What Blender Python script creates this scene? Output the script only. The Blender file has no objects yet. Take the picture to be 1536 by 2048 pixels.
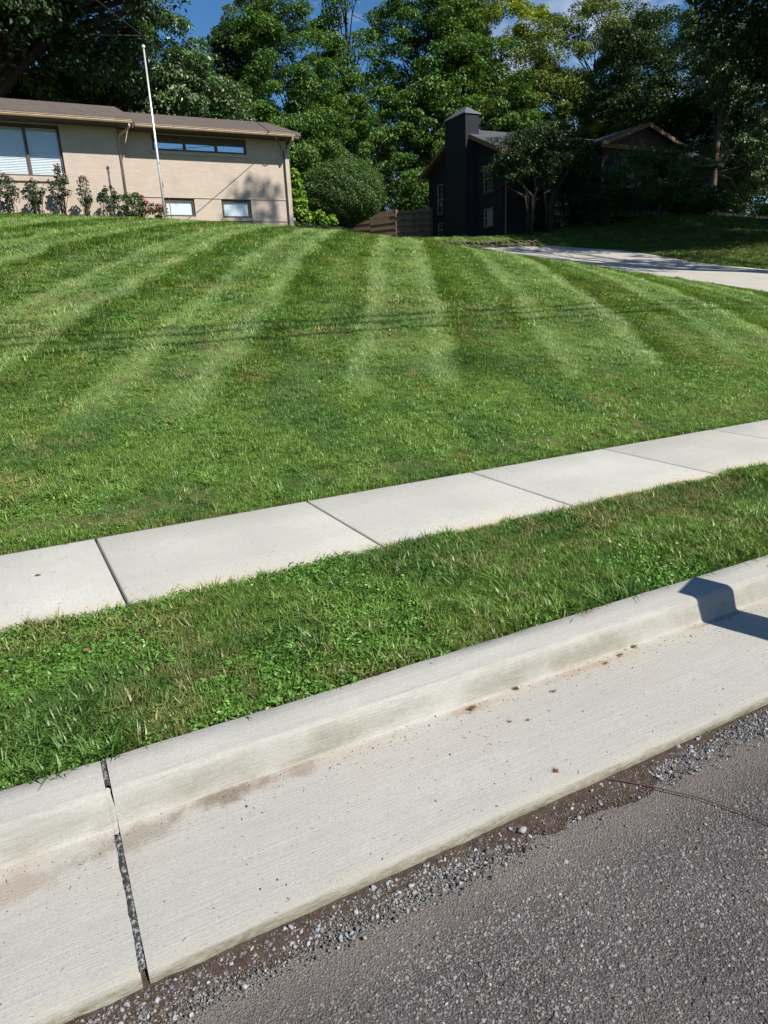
import bpy, math, random
import numpy as np
from mathutils import Matrix, Vector

# ------------------------------------------------------------------ camera, sky, sun, exposure
S = bpy.context.scene
COL = S.collection
rng = np.random.default_rng(7)
random.seed(7)

CAMH = 1.6
cd = bpy.data.cameras.new('camera')
cam = bpy.data.objects.new('camera', cd)
COL.objects.link(cam)
R3 = Matrix(((0.88720869, 0.17237702, -0.42795665),
             (-0.45914685, 0.23896797, -0.85561585),
             (-0.04522058, 0.95560477, 0.29116083)))
cam.matrix_world = Matrix.Translation((0, 0, CAMH)) @ R3.to_4x4()
cd.sensor_fit = 'VERTICAL'
cd.sensor_height = 24.0
cd.lens = 24.0 * 1365.0 / 2048.0
cd.clip_start = 0.05
cd.clip_end = 2000
S.camera = cam
S.render.resolution_x, S.render.resolution_y = 768, 1024

SUN_EL, SUN_AZ = math.radians(43.5), math.radians(157.5)     # azimuth from +Y towards +X
TOSUN = Vector((math.sin(SUN_AZ) * math.cos(SUN_EL), math.cos(SUN_AZ) * math.cos(SUN_EL), math.sin(SUN_EL)))
sd = bpy.data.lights.new('sun', 'SUN')
sd.energy = 5.0
sd.angle = math.radians(0.53)
sd.color = (1.0, 0.94, 0.84)
sun = bpy.data.objects.new('sun', sd)
COL.objects.link(sun)
sun.rotation_euler = TOSUN.to_track_quat('Z', 'Y').to_euler()
sun.location = (30, -60, 60)

W = bpy.data.worlds.new('World')
S.world = W
W.use_nodes = True
wt = W.node_tree
wt.nodes.clear()
wo = wt.nodes.new('ShaderNodeOutputWorld')
wb = wt.nodes.new('ShaderNodeBackground')
sky = wt.nodes.new('ShaderNodeTexSky')
sky.sky_type = 'NISHITA'
sky.sun_disc = False
sky.sun_elevation = SUN_EL
sky.sun_rotation = SUN_AZ
sky.altitude = 200
sky.air_density = 1.0
sky.dust_density = 0.0
sky.ozone_density = 4.0
wb.inputs['Strength'].default_value = 0.075
tc = wt.nodes.new('ShaderNodeTexCoord')
cmap = wt.nodes.new('ShaderNodeMapping')
cmap.inputs['Scale'].default_value = (3.2, 3.2, 6.5)
cn = wt.nodes.new('ShaderNodeTexNoise')
cn.inputs['Scale'].default_value = 1.0
cn.inputs['Detail'].default_value = 7
cn.inputs['Roughness'].default_value = 0.58
cr = wt.nodes.new('ShaderNodeMapRange')
cr.inputs['From Min'].default_value = 0.55
cr.inputs['From Max'].default_value = 0.74
cmix = wt.nodes.new('ShaderNodeMix')
cmix.data_type = 'RGBA'
cmix.inputs['B'].default_value = (8.5, 8.8, 9.2, 1)
wt.links.new(tc.outputs['Generated'], cmap.inputs['Vector'])
wt.links.new(cmap.outputs['Vector'], cn.inputs['Vector'])
wt.links.new(cn.outputs['Fac'], cr.inputs['Value'])
wt.links.new(cr.outputs['Result'], cmix.inputs['Factor'])
hs = wt.nodes.new('ShaderNodeHueSaturation')
hs.inputs['Saturation'].default_value = 1.22
wt.links.new(sky.outputs['Color'], hs.inputs['Color'])
wt.links.new(hs.outputs['Color'], cmix.inputs['A'])
wt.links.new(cmix.outputs['Result'], wb.inputs['Color'])
wt.links.new(wb.outputs['Background'], wo.inputs['Surface'])

S.view_settings.view_transform = 'Standard'
S.view_settings.look = 'None'
S.view_settings.gamma = 1.0
S.view_settings.use_curve_mapping = False
S.view_settings.exposure = 0.58
S.render.engine = 'CYCLES'
S.cycles.max_bounces = 8
S.cycles.transparent_max_bounces = 12


# ------------------------------------------------------------------ helpers
def link(o, parent=None):
    COL.objects.link(o)
    if parent is not None:
        o.parent = parent
    return o


def tag(o, label=None, cat=None, group=None, kind=None):
    if label: o['label'] = label
    if cat: o['category'] = cat
    if group: o['group'] = group
    if kind: o['kind'] = kind
    return o


def empty(name, loc=(0, 0, 0), **kw):
    o = bpy.data.objects.new(name, None)
    o.location = loc
    o.empty_display_size = 0.2
    link(o)
    return tag(o, **kw)


def mesh_np(name, V, F, mat=None, parent=None, smooth=False, attrs=None, matidx=None):
    """V (n,3); F (m,k) array of k-gons, or list of such arrays."""
    if not isinstance(F, list): F = [F]
    F = [np.asarray(f, dtype=np.int32) for f in F if len(f)]
    V = np.asarray(V, dtype=np.float32)
    me = bpy.data.meshes.new(name)
    me.vertices.add(len(V))
    me.vertices.foreach_set('co', V.ravel())
    loops = np.concatenate([f.ravel() for f in F])
    tot = np.concatenate([np.full(len(f), f.shape[1], np.int32) for f in F])
    start = np.concatenate([[0], np.cumsum(tot)[:-1]]).astype(np.int32)
    me.loops.add(len(loops))
    me.loops.foreach_set('vertex_index', loops)
    me.polygons.add(len(tot))
    me.polygons.foreach_set('loop_start', start)
    try: me.polygons.foreach_set('loop_total', tot)
    except Exception: pass
    if smooth: me.polygons.foreach_set('use_smooth', np.ones(len(tot), bool))
    if attrs:
        for k, (ty, dom, arr) in attrs.items():
            a = me.attributes.new(k, ty, dom)
            arr = np.asarray(arr, dtype=np.float32)
            a.data.foreach_set({'FLOAT': 'value', 'FLOAT_COLOR': 'color', 'FLOAT_VECTOR': 'vector'}[ty], arr.ravel())
    me.update(calc_edges=True)
    me.validate()
    if mat is not None:
        for m in (mat if isinstance(mat, (list, tuple)) else [mat]): me.materials.append(m)
    if matidx is not None: me.polygons.foreach_set('material_index', np.asarray(matidx, np.int32))
    o = bpy.data.objects.new(name, me)
    return link(o, parent)


class MB:
    """collects boxes, quads and tubes; build() makes ONE mesh object"""
    def __init__(s): s.v = []; s.f = []
    def quad(s, *p):
        n = len(s.v); s.v += [tuple(q) for q in p]; s.f.append(tuple(range(n, n + len(p))))
        return s
    def box(s, x0, x1, y0, y1, z0, z1):
        n = len(s.v)
        s.v += [(x, y, z) for z in (z0, z1) for y in (y0, y1) for x in (x0, x1)]
        s.f += [tuple(n + i for i in q) for q in ((0, 2, 3, 1), (4, 5, 7, 6), (0, 1, 5, 4), (2, 6, 7, 3), (0, 4, 6, 2), (1, 3, 7, 5))]
        return s
    def obox(s, c, ax, ay, az, hx, hy, hz):
        n = len(s.v); c = Vector(c); ax, ay, az = Vector(ax), Vector(ay), Vector(az)
        s.v += [tuple(c + ax * hx * i + ay * hy * j + az * hz * k) for k in (-1, 1) for j in (-1, 1) for i in (-1, 1)]
        s.f += [tuple(n + i for i in q) for q in ((0, 2, 3, 1), (4, 5, 7, 6), (0, 1, 5, 4), (2, 6, 7, 3), (0, 4, 6, 2), (1, 3, 7, 5))]
        return s
    def tube(s, pts, r, n=6, cap=True):
        pts = [Vector(p) for p in pts]
        rs = r if isinstance(r, (list, tuple)) else [r] * len(pts)
        base = len(s.v); up = None
        for i, p in enumerate(pts):
            d = (pts[min(i + 1, len(pts) - 1)] - pts[max(i - 1, 0)]).normalized()
            if up is None:
                up = Vector((1, 0, 0)) if abs(d.x) < .7 else Vector((0, 1, 0))
            u = (up - d * up.dot(d)).normalized(); w = d.cross(u); up = u
            for k in range(n):
                a = 2 * math.pi * k / n
                s.v.append(tuple(p + (u * math.cos(a) + w * math.sin(a)) * rs[i]))
        for i in range(len(pts) - 1):
            for k in range(n):
                a = base + i * n + k; b = base + i * n + (k + 1) % n
                s.f.append((a, b, b + n, a + n))
        if cap:
            s.f.append(tuple(base + k for k in range(n))[::-1])
            s.f.append(tuple(base + (len(pts) - 1) * n + k for k in range(n)))
        return s
    def ball(s, c, r, n=8, m=5):
        base = len(s.v)
        for j in range(1, m):
            t = math.pi * j / m
            for k in range(n):
                a = 2 * math.pi * k / n
                s.v.append((c[0] + r * math.sin(t) * math.cos(a), c[1] + r * math.sin(t) * math.sin(a), c[2] + r * math.cos(t)))
        top = len(s.v); s.v += [(c[0], c[1], c[2] + r), (c[0], c[1], c[2] - r)]
        for k in range(n):
            s.f.append((top, base + k, base + (k + 1) % n))
            q = base + (m - 2) * n
            s.f.append((top + 1, q + (k + 1) % n, q + k))
            for j in range(m - 2):
                a = base + j * n
                s.f.append((a + k, a + n + k, a + n + (k + 1) % n, a + (k + 1) % n))
        return s
    def build(s, name, mat, parent=None, smooth=False, bevel=0, origin=None):
        me = bpy.data.meshes.new(name)
        v = s.v
        if origin is not None:
            v = [(a - origin[0], b - origin[1], c - origin[2]) for a, b, c in v]
        me.from_pydata(v, [], s.f); me.update()
        me.materials.append(mat)
        o = bpy.data.objects.new(name, me)
        if origin is not None: o.location = origin
        link(o, parent)
        if smooth:
            me.polygons.foreach_set('use_smooth', np.ones(len(me.polygons), bool))
        if bevel:
            b = o.modifiers.new('bevel', 'BEVEL'); b.width = bevel; b.segments = 2; b.limit_method = 'ANGLE'
        return o


# ---- node material helper
class NM:
    def __init__(s, name):
        s.m = bpy.data.materials.new(name); s.m.use_nodes = True
        s.t = s.m.node_tree; s.t.nodes.clear()
        s.out = s.n('ShaderNodeOutputMaterial')
        s.b = s.n('ShaderNodeBsdfPrincipled')
        s.t.links.new(s.b.outputs[0], s.out.inputs['Surface'])
        s.tc = None
    def n(s, ty, **kw):
        n = s.t.nodes.new(ty)
        for k, v in kw.items(): setattr(n, k, v)
        return n
    def val(s, x, sock):
        if hasattr(x, 'is_output'): s.t.links.new(x, sock)
        else: sock.default_value = x
    def co(s):
        if s.tc is None: s.tc = s.n('ShaderNodeTexCoord')
        return s.tc.outputs['Object']
    def mapv(s, scale=(1, 1, 1), rot=(0, 0, 0), loc=(0, 0, 0)):
        m = s.n('ShaderNodeMapping'); s.t.links.new(s.co(), m.inputs['Vector'])
        m.inputs['Scale'].default_value = scale; m.inputs['Rotation'].default_value = rot; m.inputs['Location'].default_value = loc
        return m.outputs['Vector']
    def noise(s, scale, detail=4, rough=.55, vec=None, dist=0):
        n = s.n('ShaderNodeTexNoise'); s.t.links.new(vec if vec is not None else s.co(), n.inputs['Vector'])
        n.inputs['Scale'].default_value = scale; n.inputs['Detail'].default_value = detail
        n.inputs['Roughness'].default_value = rough; n.inputs['Distortion'].default_value = dist
        return n.outputs['Fac']
    def voro(s, scale, vec=None, feature='F1', out='Distance', rnd=1):
        n = s.n('ShaderNodeTexVoronoi', feature=feature); s.t.links.new(vec if vec is not None else s.co(), n.inputs['Vector'])
        n.inputs['Scale'].default_value = scale; n.inputs['Randomness'].default_value = rnd
        return n.outputs[out]
    def mr(s, v, a, b, c=0., d=1., smooth=False):
        n = s.n('ShaderNodeMapRange'); n.interpolation_type = 'SMOOTHSTEP' if smooth else 'LINEAR'
        s.val(v, n.inputs['Value'])
        for k, x in zip(('From Min', 'From Max', 'To Min', 'To Max'), (a, b, c, d)): n.inputs[k].default_value = x
        return n.outputs['Result']
    def math(s, op, a, b=0.):
        n = s.n('ShaderNodeMath', operation=op); s.val(a, n.inputs[0]); s.val(b, n.inputs[1]); return n.outputs[0]
    def mix(s, f, a, b, mode='MIX'):
        n = s.n('ShaderNodeMix', data_type='RGBA', blend_type=mode)
        s.val(f, n.inputs['Factor'])
        for x, k in ((a, 'A'), (b, 'B')):
            if isinstance(x, (tuple, list)) and len(x) == 3: x = (*x, 1)
            s.val(x, n.inputs[k])
        return n.outputs['Result']
    def xyz(s):
        n = s.n('ShaderNodeSeparateXYZ'); s.t.links.new(s.co(), n.inputs[0]); return n.outputs
    def attr(s, name, inst=False):
        n = s.n('ShaderNodeAttribute', attribute_name=name)
        n.attribute_type = 'INSTANCER' if inst else 'GEOMETRY'
        return n
    def bump(s, h, strength=.5, dist=.01, prev=None):
        n = s.n('ShaderNodeBump'); s.val(h, n.inputs['Height'])
        n.inputs['Strength'].default_value = strength; n.inputs['Distance'].default_value = dist
        if prev is not None: s.t.links.new(prev, n.inputs['Normal'])
        return n.outputs['Normal']
    def set(s, color=None, rough=None, normal=None, metal=None, spec=None):
        if color is not None:
            if isinstance(color, (tuple, list)) and len(color) == 3: color = (*color, 1)
            s.val(color, s.b.inputs['Base Color'])
        if rough is not None: s.val(rough, s.b.inputs['Roughness'])
        if normal is not None: s.t.links.new(normal, s.b.inputs['Normal'])
        if metal is not None: s.b.inputs['Metallic'].default_value = metal
        if spec is not None: s.b.inputs['Specular IOR Level'].default_value = spec
        return s.m


def simple(name, c, rough=.6, var=.18, scale=6, bump=.15, bscale=60, metal=0, spec=.5):
    m = NM(name)
    f = m.noise(scale, 5)
    lo = tuple(x * (1 - var) for x in c); hi = tuple(min(1, x * (1 + var)) for x in c)
    col = m.mix(m.mr(f, .3, .7), lo, hi)
    nb = m.bump(m.noise(bscale, 4), bump, .01)
    return m.set(col, rough, nb, metal, spec)


def smooth01(t): t = np.clip(t, 0, 1); return t * t * (3 - 2 * t)


# value noise for placing colour / density variation in geometry
def vnoise(x, y, scale, seed=0):
    x = np.asarray(x) * scale + seed * 17.3; y = np.asarray(y) * scale + seed * 9.1
    xi, yi = np.floor(x).astype(np.int64), np.floor(y).astype(np.int64)
    fx, fy = smooth01(x - xi), smooth01(y - yi)
    def h(a, b):
        n = (a * 374761393 + b * 668265263 + seed * 974711) & 0x7fffffff
        n = ((n ^ (n >> 13)) * 1274126177) & 0x7fffffff
        return ((n ^ (n >> 16)) & 0xffff) / 65535.
    return (h(xi, yi) * (1 - fx) + h(xi + 1, yi) * fx) * (1 - fy) + (h(xi, yi + 1) * (1 - fx) + h(xi + 1, yi + 1) * fx) * fy


# ------------------------------------------------------------------ terrain of the front lawns (thin plate through surveyed heights)
def ctrl():
    P = []
    for X in [-60, -35, -20, -12, -6, -3, 0, 3, 6, 9, 12, 15, 18, 21, 25, 30, 40, 60, 90]:
        P.append((X, 4.65, .22)); P.append((X, 4.0, .2))
    for X, zb in [(-35, 5.0), (-20, 5.05), (-10, 5.08), (-4, 5.07), (0, 5.04), (3, 4.97), (5.5, 4.9), (8, 4.78), (10.5, 4.62)]:
        for s in (1, 2.5, 5, 9, 13, 17, 20.5, 23.35):
            t = s / 23.35; P.append((X, 4.65 + s, .22 + (zb - .22) * (1.4 * t - .4 * t * t)))
    P += [(13.4, 27, 4.25), (15, 26, 3.94), (11.8, 28, 4.54), (17, 24.5, 3.55), (17, 21.7, 3.03), (17, 18.5, 2.55), (17, 16.1, 2.13), (17, 13.7, 1.78), (17, 11.7, 1.44), (17, 8, .8), (18.2, 26.6, 3.74), (22, 26.8, 3.8),
          (18, 28.4, 4.15), (22, 28.4, 4.2), (23, 43, 5.64), (26, 43, 5.8), (15, 33, 4.8), (25.3, 37.5, 5.2), (26, 34.4, 5.04), (22.5, 8, .8), (22.5, 11.7, 1.44), (22.5, 15.5, 2.09), (23.6, 19, 2.53), (24.5, 22.4, 3.1), (25.4, 25, 3.5),
          (31.4, 28.5, 4.96), (40.4, 33, 6.1), (33.8, 33, 5.9), (44.3, 31, 5.6), (28.5, 33.5, 5.25), (28, 28, 4.25), (30, 22, 3.5), (38, 20, 3.6), (38, 27, 5.0), (30, 12, 1.6), (45, 12, 1.6), (60, 20, 3.2), (60, 35, 5.8), (90, 20, 3),
          (0, 45, 5.7), (-20, 45, 5.7), (10, 45, 5.7), (18, 40, 5.4), (15, 60, 6.6), (-20, 70, 7), (40, 60, 7.6), (70, 60, 7.6), (100, 60, 7), (100, 100, 9), (0, 100, 8.5), (-60, 100, 8.5), (-60, 45, 5.8), (40, 45, 6.4)]
    return np.array(P)
TP = ctrl()
def _phi(r2): return np.where(r2 > 1e-12, .5 * r2 * np.log(np.maximum(r2, 1e-12)), 0)
def _fit(P, lam=.05):
    n = len(P); d = ((P[:, None, :2] - P[None, :, :2]) ** 2).sum(-1)
    A = np.zeros((n + 3, n + 3)); A[:n, :n] = _phi(d) + lam * np.eye(n)
    Q = np.c_[np.ones(n), P[:, :2]]; A[:n, n:] = Q; A[n:, :n] = Q.T
    return np.linalg.solve(A, np.r_[P[:, 2], 0, 0, 0])
TW = _fit(TP)
def terrain(x, y):
    x = np.asarray(x, float); sh = x.shape; x = x.ravel(); y = np.asarray(y, float).ravel(); out = np.empty(len(x))
    for i in range(0, len(x), 20000):
        xx, yy = x[i:i + 20000], y[i:i + 20000]
        d = (xx[:, None] - TP[:, 0]) ** 2 + (yy[:, None] - TP[:, 1]) ** 2
        out[i:i + 20000] = _phi(d) @ TW[:-3] + TW[-3] + TW[-2] * xx + TW[-1] * yy
    t = smooth01((y - 4.65) / .8)
    return (.22 * (1 - t) + np.maximum(out, .22) * t).reshape(sh)
def tz(x, y): return float(terrain(np.array([x]), np.array([y]))[0])

# driveway outline (left edge, right edge as functions of Y)
def drive_l(y): return np.interp(y, [4.65, 6, 8, 24, 26.9], [15.2, 16.2, 17.0, 17.0, 17.6])
def drive_r(y): return np.interp(y, [4.65, 6, 8, 15.5, 19, 22.4, 25, 26.9], [24.2, 23.2, 22.5, 22.5, 23.6, 24.5, 25.4, 23.4])

# camera maths, used only to leave out grass that no picture from about here could show
RC = np.array(R3)
def project(P, dx=0.):
    q = (np.asarray(P) - [dx, 0, CAMH]) @ RC
    d = -q[:, 2]
    return 768 + 1365 * q[:, 0] / np.maximum(d, 1e-3), 1024 - 1365 * q[:, 1] / np.maximum(d, 1e-3), d
def seen(P, m=420):
    x, y, d = project(P)
    return (d > .2) & (x > -m) & (x < 1536 + m) & (y < 2048 + m) & (y > -m)


# ------------------------------------------------------------------ materials
def concrete(name, base, streak_axis='x', bands=(), spots=(), streak=.35, light=1.0):
    m = NM(name)
    X, Y, Z = m.xyz()
    col = m.mix(m.mr(m.noise(1.3, 6, .6), .3, .72), tuple(c * .80 for c in base), tuple(min(1, c * 1.10) for c in base))
    sc = (3.0, 160, 160) if streak_axis == 'x' else (160, 3.0, 20)
    st = m.noise(1, 5, .65, m.mapv(sc))
    col = m.mix(m.mr(st, .35, .75, 0, .34), col, tuple(c * .62 for c in base))
    if streak_axis == 'x': col = m.mix(m.mr(m.noise(1, 5, .7, m.mapv((2.2, 45, 45))), .50, .78, 0, .45), col, tuple(c * .60 for c in base))
    col = m.mix(m.mr(m.noise(24, 5, .7), .48, .75, 0, .42), col, tuple(c * .68 for c in (base[0], base[1] * .98, base[2] * .93)))
    col = m.mix(m.mr(m.noise(330, 3, .7), .38, .62, .0, .5), col, tuple(c * .60 for c in base))
    if streak_axis == 'x':      # trowel and broom ridges on the kerb face, with grime caught in them
        face = m.math('MULTIPLY', m.mr(Y, 2.03, 2.045, 0, 1), m.mr(Y, 2.13, 2.075, 0, 1))
        ridg = m.noise(1, 4, .8, m.mapv((4, 300, 330)))
        g1 = m.mr(ridg, .40, .66, 0, .85)
        col = m.mix(m.math('MULTIPLY', m.math('MULTIPLY', face, g1), m.mr(m.noise(3.5, 4, .6), .35, .65, .25, 1)), col, (.17, .17, .155))
        roll = m.math('MULTIPLY', m.mr(Y, 2.052, 2.066, 0, 1), m.mr(Y, 2.10, 2.075, 0, 1))
        col = m.mix(m.math('MULTIPLY', roll, m.mr(m.noise(11, 6, .75, m.mapv((1, 3, 1))), .50, .68, 0, .55)), col, (.22, .22, .20))
    col = m.mix(m.mr(m.noise(115, 6, .8), .46, .68, 0, .60), col, tuple(c * .5 for c in base))
    pits = m.math('MULTIPLY', m.mr(m.voro(95), .06, .16, 1, 0), m.mr(m.noise(13, 3), .44, .60))
    col = m.mix(m.math('MULTIPLY', pits, .7), col, (.12, .11, .095))
    oi = m.n('ShaderNodeObjectInfo'); col = m.mix(m.mr(oi.outputs['Random'], 0, 1, 0, .24), col, tuple(c * .60 for c in (base[0] * 1.06, base[1], base[2] * .9)))
    big = m.noise(2.6, 5, .6)
    ragged = m.noise(7, 6, .7, m.mapv((1, 2.2, 1)))
    for (y0, w, c, a, lo, hi) in bands:
        d = m.math('ABSOLUTE', m.math('SUBTRACT', Y, y0))
        band = m.mr(m.math('ADD', d, m.mr(ragged, 0, 1, -w * .7, w * .7)), w, 0, 0, 1, True)
        f = m.math('MULTIPLY', m.math('MULTIPLY', band, m.mr(big, lo, hi)), m.mr(m.noise(1, 5, .75, m.mapv((30, 220, 220) if streak_axis == 'x' else (60, 60, 60))), .34, .60, a * .45, a))
        col = m.mix(f, col, c)
    for (x0, y0, rx, ry, c, a) in spots:
        dx = m.math('DIVIDE', m.math('SUBTRACT', X, x0), rx); dy = m.math('DIVIDE', m.math('SUBTRACT', Y, y0), ry)
        d = m.math('SQRT', m.math('ADD', m.math('MULTIPLY', dx, dx), m.math('MULTIPLY', dy, dy)))
        d = m.math('ADD', d, m.mr(m.noise(14, 6, .75), .25, .75, -.6, .6))
        sf = m.mr(d, .25, 1.15, a, 0, True)
        if streak_axis == 'x': sf = m.math('MULTIPLY', m.math('MULTIPLY', sf, m.mr(Y, 2.036, 2.024, 0, 1)), m.mr(m.noise(130, 4, .7), .30, .60, .6, 1))
        col = m.mix(sf, col, c)
    nb = m.bump(st, streak, .004)
    nb = m.bump(m.noise(240, 3, .6), .35, .003, nb)
    nb = m.bump(m.math('SUBTRACT', 1, pits), .5, .003, nb)
    return m.set(col, .85, nb, spec=.3)


CBASE = (.475, .470, .440)
M = {}
M['gutter'] = concrete('broomed_concrete', CBASE, 'x',
    bands=[(2.00, .045, (.30, .22, .14), .55, .38, .66), (1.90, .22, (.36, .29, .21), .42, .45, .70),
           (1.468, .022, (.085, .075, .035), .95, .05, .35), (1.50, .05, (.34, .31, .24), .45, .2, .6), (2.042, .026, (.16, .155, .115), .80, .36, .62)],
    spots=[(.36, 2.0, .17, .050, (.125, .085, .062), .85), (.60, 2.0, .10, .055, (.19, .135, .10), .65), (.05, 1.96, .22, .06, (.17, .13, .09), .6),
           (-.32, 1.93, .26, .06, (.22, .17, .11), .55), (1.33, 2.0, .12, .03, (.24, .15, .09), .55), (1.9, 2.0, .3, .03, (.28, .19, .12), .5), (2.85, 2.01, .25, .02, (.2, .14, .09), .6)],
    streak=.55)
M['sidewalk'] = concrete('smooth_concrete', (.56, .555, .51), 'y',
    bands=[(3.45, .17, (.46, .32, .18), .75, .34, .60), (4.64, .02, (.22, .19, .13), .6, .3, .6)], streak=.18)
M['driveway'] = concrete('driveway_concrete', (.50, .48, .435), 'y', streak=.1)


def asphalt_mat():
    m = NM('asphalt_binder')
    X, Y, Z = m.xyz()
    col = m.mix(m.mr(m.noise(3, 5), .35, .7), (.065, .058, .055), (.105, .095, .090))
    dust = m.math('MULTIPLY', m.mr(m.math('ADD', Y, m.mr(m.noise(5, 5, .7), 0, 1, -.12, .12)), 1.08, 1.36, 0, .75, True), 1)
    col = m.mix(dust, col, (.18, .157, .142))
    h = m.voro(170)
    nb = m.bump(h, .8, .006)
    nb = m.bump(m.noise(500, 3), .6, .003, nb)
    return m.set(col, .9, nb, spec=.3)
M['asphalt'] = asphalt_mat()


def tint_mat(name, rough=.8, spec=.3, bump=.0):
    m = NM(name)
    a = m.attr('tint', True)
    col = m.mix(m.mr(m.noise(120, 3), .3, .7), m.mix(1., a.outputs['Color'], (.72, .72, .72), 'MULTIPLY'), a.outputs['Color'])
    return m.set(col, rough, m.bump(m.noise(300, 3), .4, .002), spec=spec)
M['pebble'] = tint_mat('pebble')
M['dirt'] = simple('gutter_dirt', (.075, .055, .042), .95, .35, 30, .8, 220, spec=.15)
M['dark_soil'] = simple('verge_soil', (.040, .034, .020), .95, .4, 9, .6, 90, spec=.1)
M['soil'] = simple('turf_soil', (.080, .085, .035), .95, .4, 9, .6, 90, spec=.1)


def grass_mat():
    m = NM('grass_blade')
    a = m.attr('tint', True)
    v = m.attr('var').outputs['Fac']
    c = a.outputs['Color']
    c = m.mix(m.mr(v, 0, 1, 0, .8), c, m.mix(1., c, (.62, .70, .60), 'MULTIPLY'))
    c = m.mix(m.mr(v, .94, .97, 0, .7), c, (.24, .21, .085))
    d = m.n('ShaderNodeBsdfDiffuse'); m.val(c, d.inputs['Color'])
    tr = m.n('ShaderNodeBsdfTranslucent'); m.val(m.mix(1., c, (1.25, 1.15, .55), 'MULTIPLY'), tr.inputs['Color'])
    g = m.n('ShaderNodeBsdfGlossy'); g.inputs['Roughness'].default_value = .42; g.inputs['Color'].default_value = (.9, .95, .85, 1)
    x = m.n('ShaderNodeMixShader'); x.inputs[0].default_value = .30
    m.t.links.new(d.outputs[0], x.inputs[1]); m.t.links.new(tr.outputs[0], x.inputs[2])
    y = m.n('ShaderNodeMixShader'); y.inputs[0].default_value = .03
    m.t.links.new(x.outputs[0], y.inputs[1]); m.t.links.new(g.outputs[0], y.inputs[2])
    m.t.links.new(y.outputs[0], m.out.inputs['Surface'])
    return m.m
M['grass'] = grass_mat()


def leaf_mat(name, c1, c2, trans=.22, gloss=.03, grough=.4, tcol=(1.3, 1.25, .5)):
    m = NM(name)
    v = m.attr('var').outputs['Fac']
    c = m.mix(m.mr(v, 0, 1), c1, c2)
    d = m.n('ShaderNodeBsdfDiffuse'); m.val(c, d.inputs['Color'])
    tr = m.n('ShaderNodeBsdfTranslucent'); m.val(m.mix(1., c, tcol, 'MULTIPLY'), tr.inputs['Color'])
    g = m.n('ShaderNodeBsdfGlossy'); g.inputs['Roughness'].default_value = grough + .12; g.inputs['Color'].default_value = (.9, .95, .9, 1)
    x = m.n('ShaderNodeMixShader'); x.inputs[0].default_value = trans
    m.t.links.new(d.outputs[0], x.inputs[1]); m.t.links.new(tr.outputs[0], x.inputs[2])
    y = m.n('ShaderNodeMixShader'); y.inputs[0].default_value = gloss
    m.t.links.new(x.outputs[0], y.inputs[1]); m.t.links.new(g.outputs[0], y.inputs[2])
    m.t.links.new(y.outputs[0], m.out.inputs['Surface'])
    return m.m
L = {
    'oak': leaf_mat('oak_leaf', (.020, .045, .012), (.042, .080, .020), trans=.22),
    'hickory': leaf_mat('hickory_leaf', (0.050, 0.111, 0.027), (0.094, 0.176, 0.047), gloss=.09),
    'lush': leaf_mat('lush_leaf', (0.056, 0.127, 0.021), (0.106, 0.202, 0.037)),
    'olive': leaf_mat('olive_leaf', (0.094, 0.137, 0.023), (0.163, 0.215, 0.037)),
    'maple': leaf_mat('maple_leaf', (0.044, 0.104, 0.015), (0.088, 0.176, 0.023)),
    'yellow': leaf_mat('yellow_green_leaf', (0.163, 0.227, 0.021), (0.263, 0.325, 0.034)),
    'gum': leaf_mat('glossy_leaf', (0.044, 0.098, 0.032), (0.081, 0.150, 0.047), gloss=.06, grough=.40),
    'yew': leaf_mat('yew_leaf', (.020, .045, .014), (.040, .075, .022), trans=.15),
    'bush': leaf_mat('clipped_leaf', (0.043, 0.094, 0.021), (0.083, 0.153, 0.036), trans=.18),
    'lime': leaf_mat('lime_leaf', (.12, .24, .02), (.19, .32, .04)),
    'rose': leaf_mat('rose_leaf', (.045, .080, .040), (.095, .130, .070)),
    'azalea': leaf_mat('azalea_leaf', (.045, .085, .02), (.09, .14, .035)),
    'bloom': leaf_mat('rose_bloom', (.45, .035, .075), (.58, .12, .17), tcol=(1.2, .8, .8)),
    'japan': leaf_mat('lace_leaf', (.030, .080, .020), (.060, .120, .032)),
    'cover': leaf_mat('ground_cover_leaf', (.06, .12, .025), (.12, .19, .04)),
    'weed': leaf_mat('weed_leaf', (.055, .16, .022), (.10, .24, .035)),
    'dry': leaf_mat('dry_leaf', (.15, .075, .045), (.24, .13, .075), trans=.1),
}


def bark_mat(name, c):
    m = NM(name)
    v = m.noise(1, 6, .7, m.mapv((9, 9, 1.6)))
    col = m.mix(m.mr(v, .3, .7), tuple(x * .55 for x in c), tuple(x * 1.3 for x in c))
    return m.set(col, .9, m.bump(v, .9, .03), spec=.2)
M['bark'] = bark_mat('dark_bark', (.036, .030, .025))
M['bark_mid'] = bark_mat('grey_brown_bark', (.10, .08, .062))
M['bark_pale'] = bark_mat('pale_bark', (.19, .15, .115))


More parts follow.
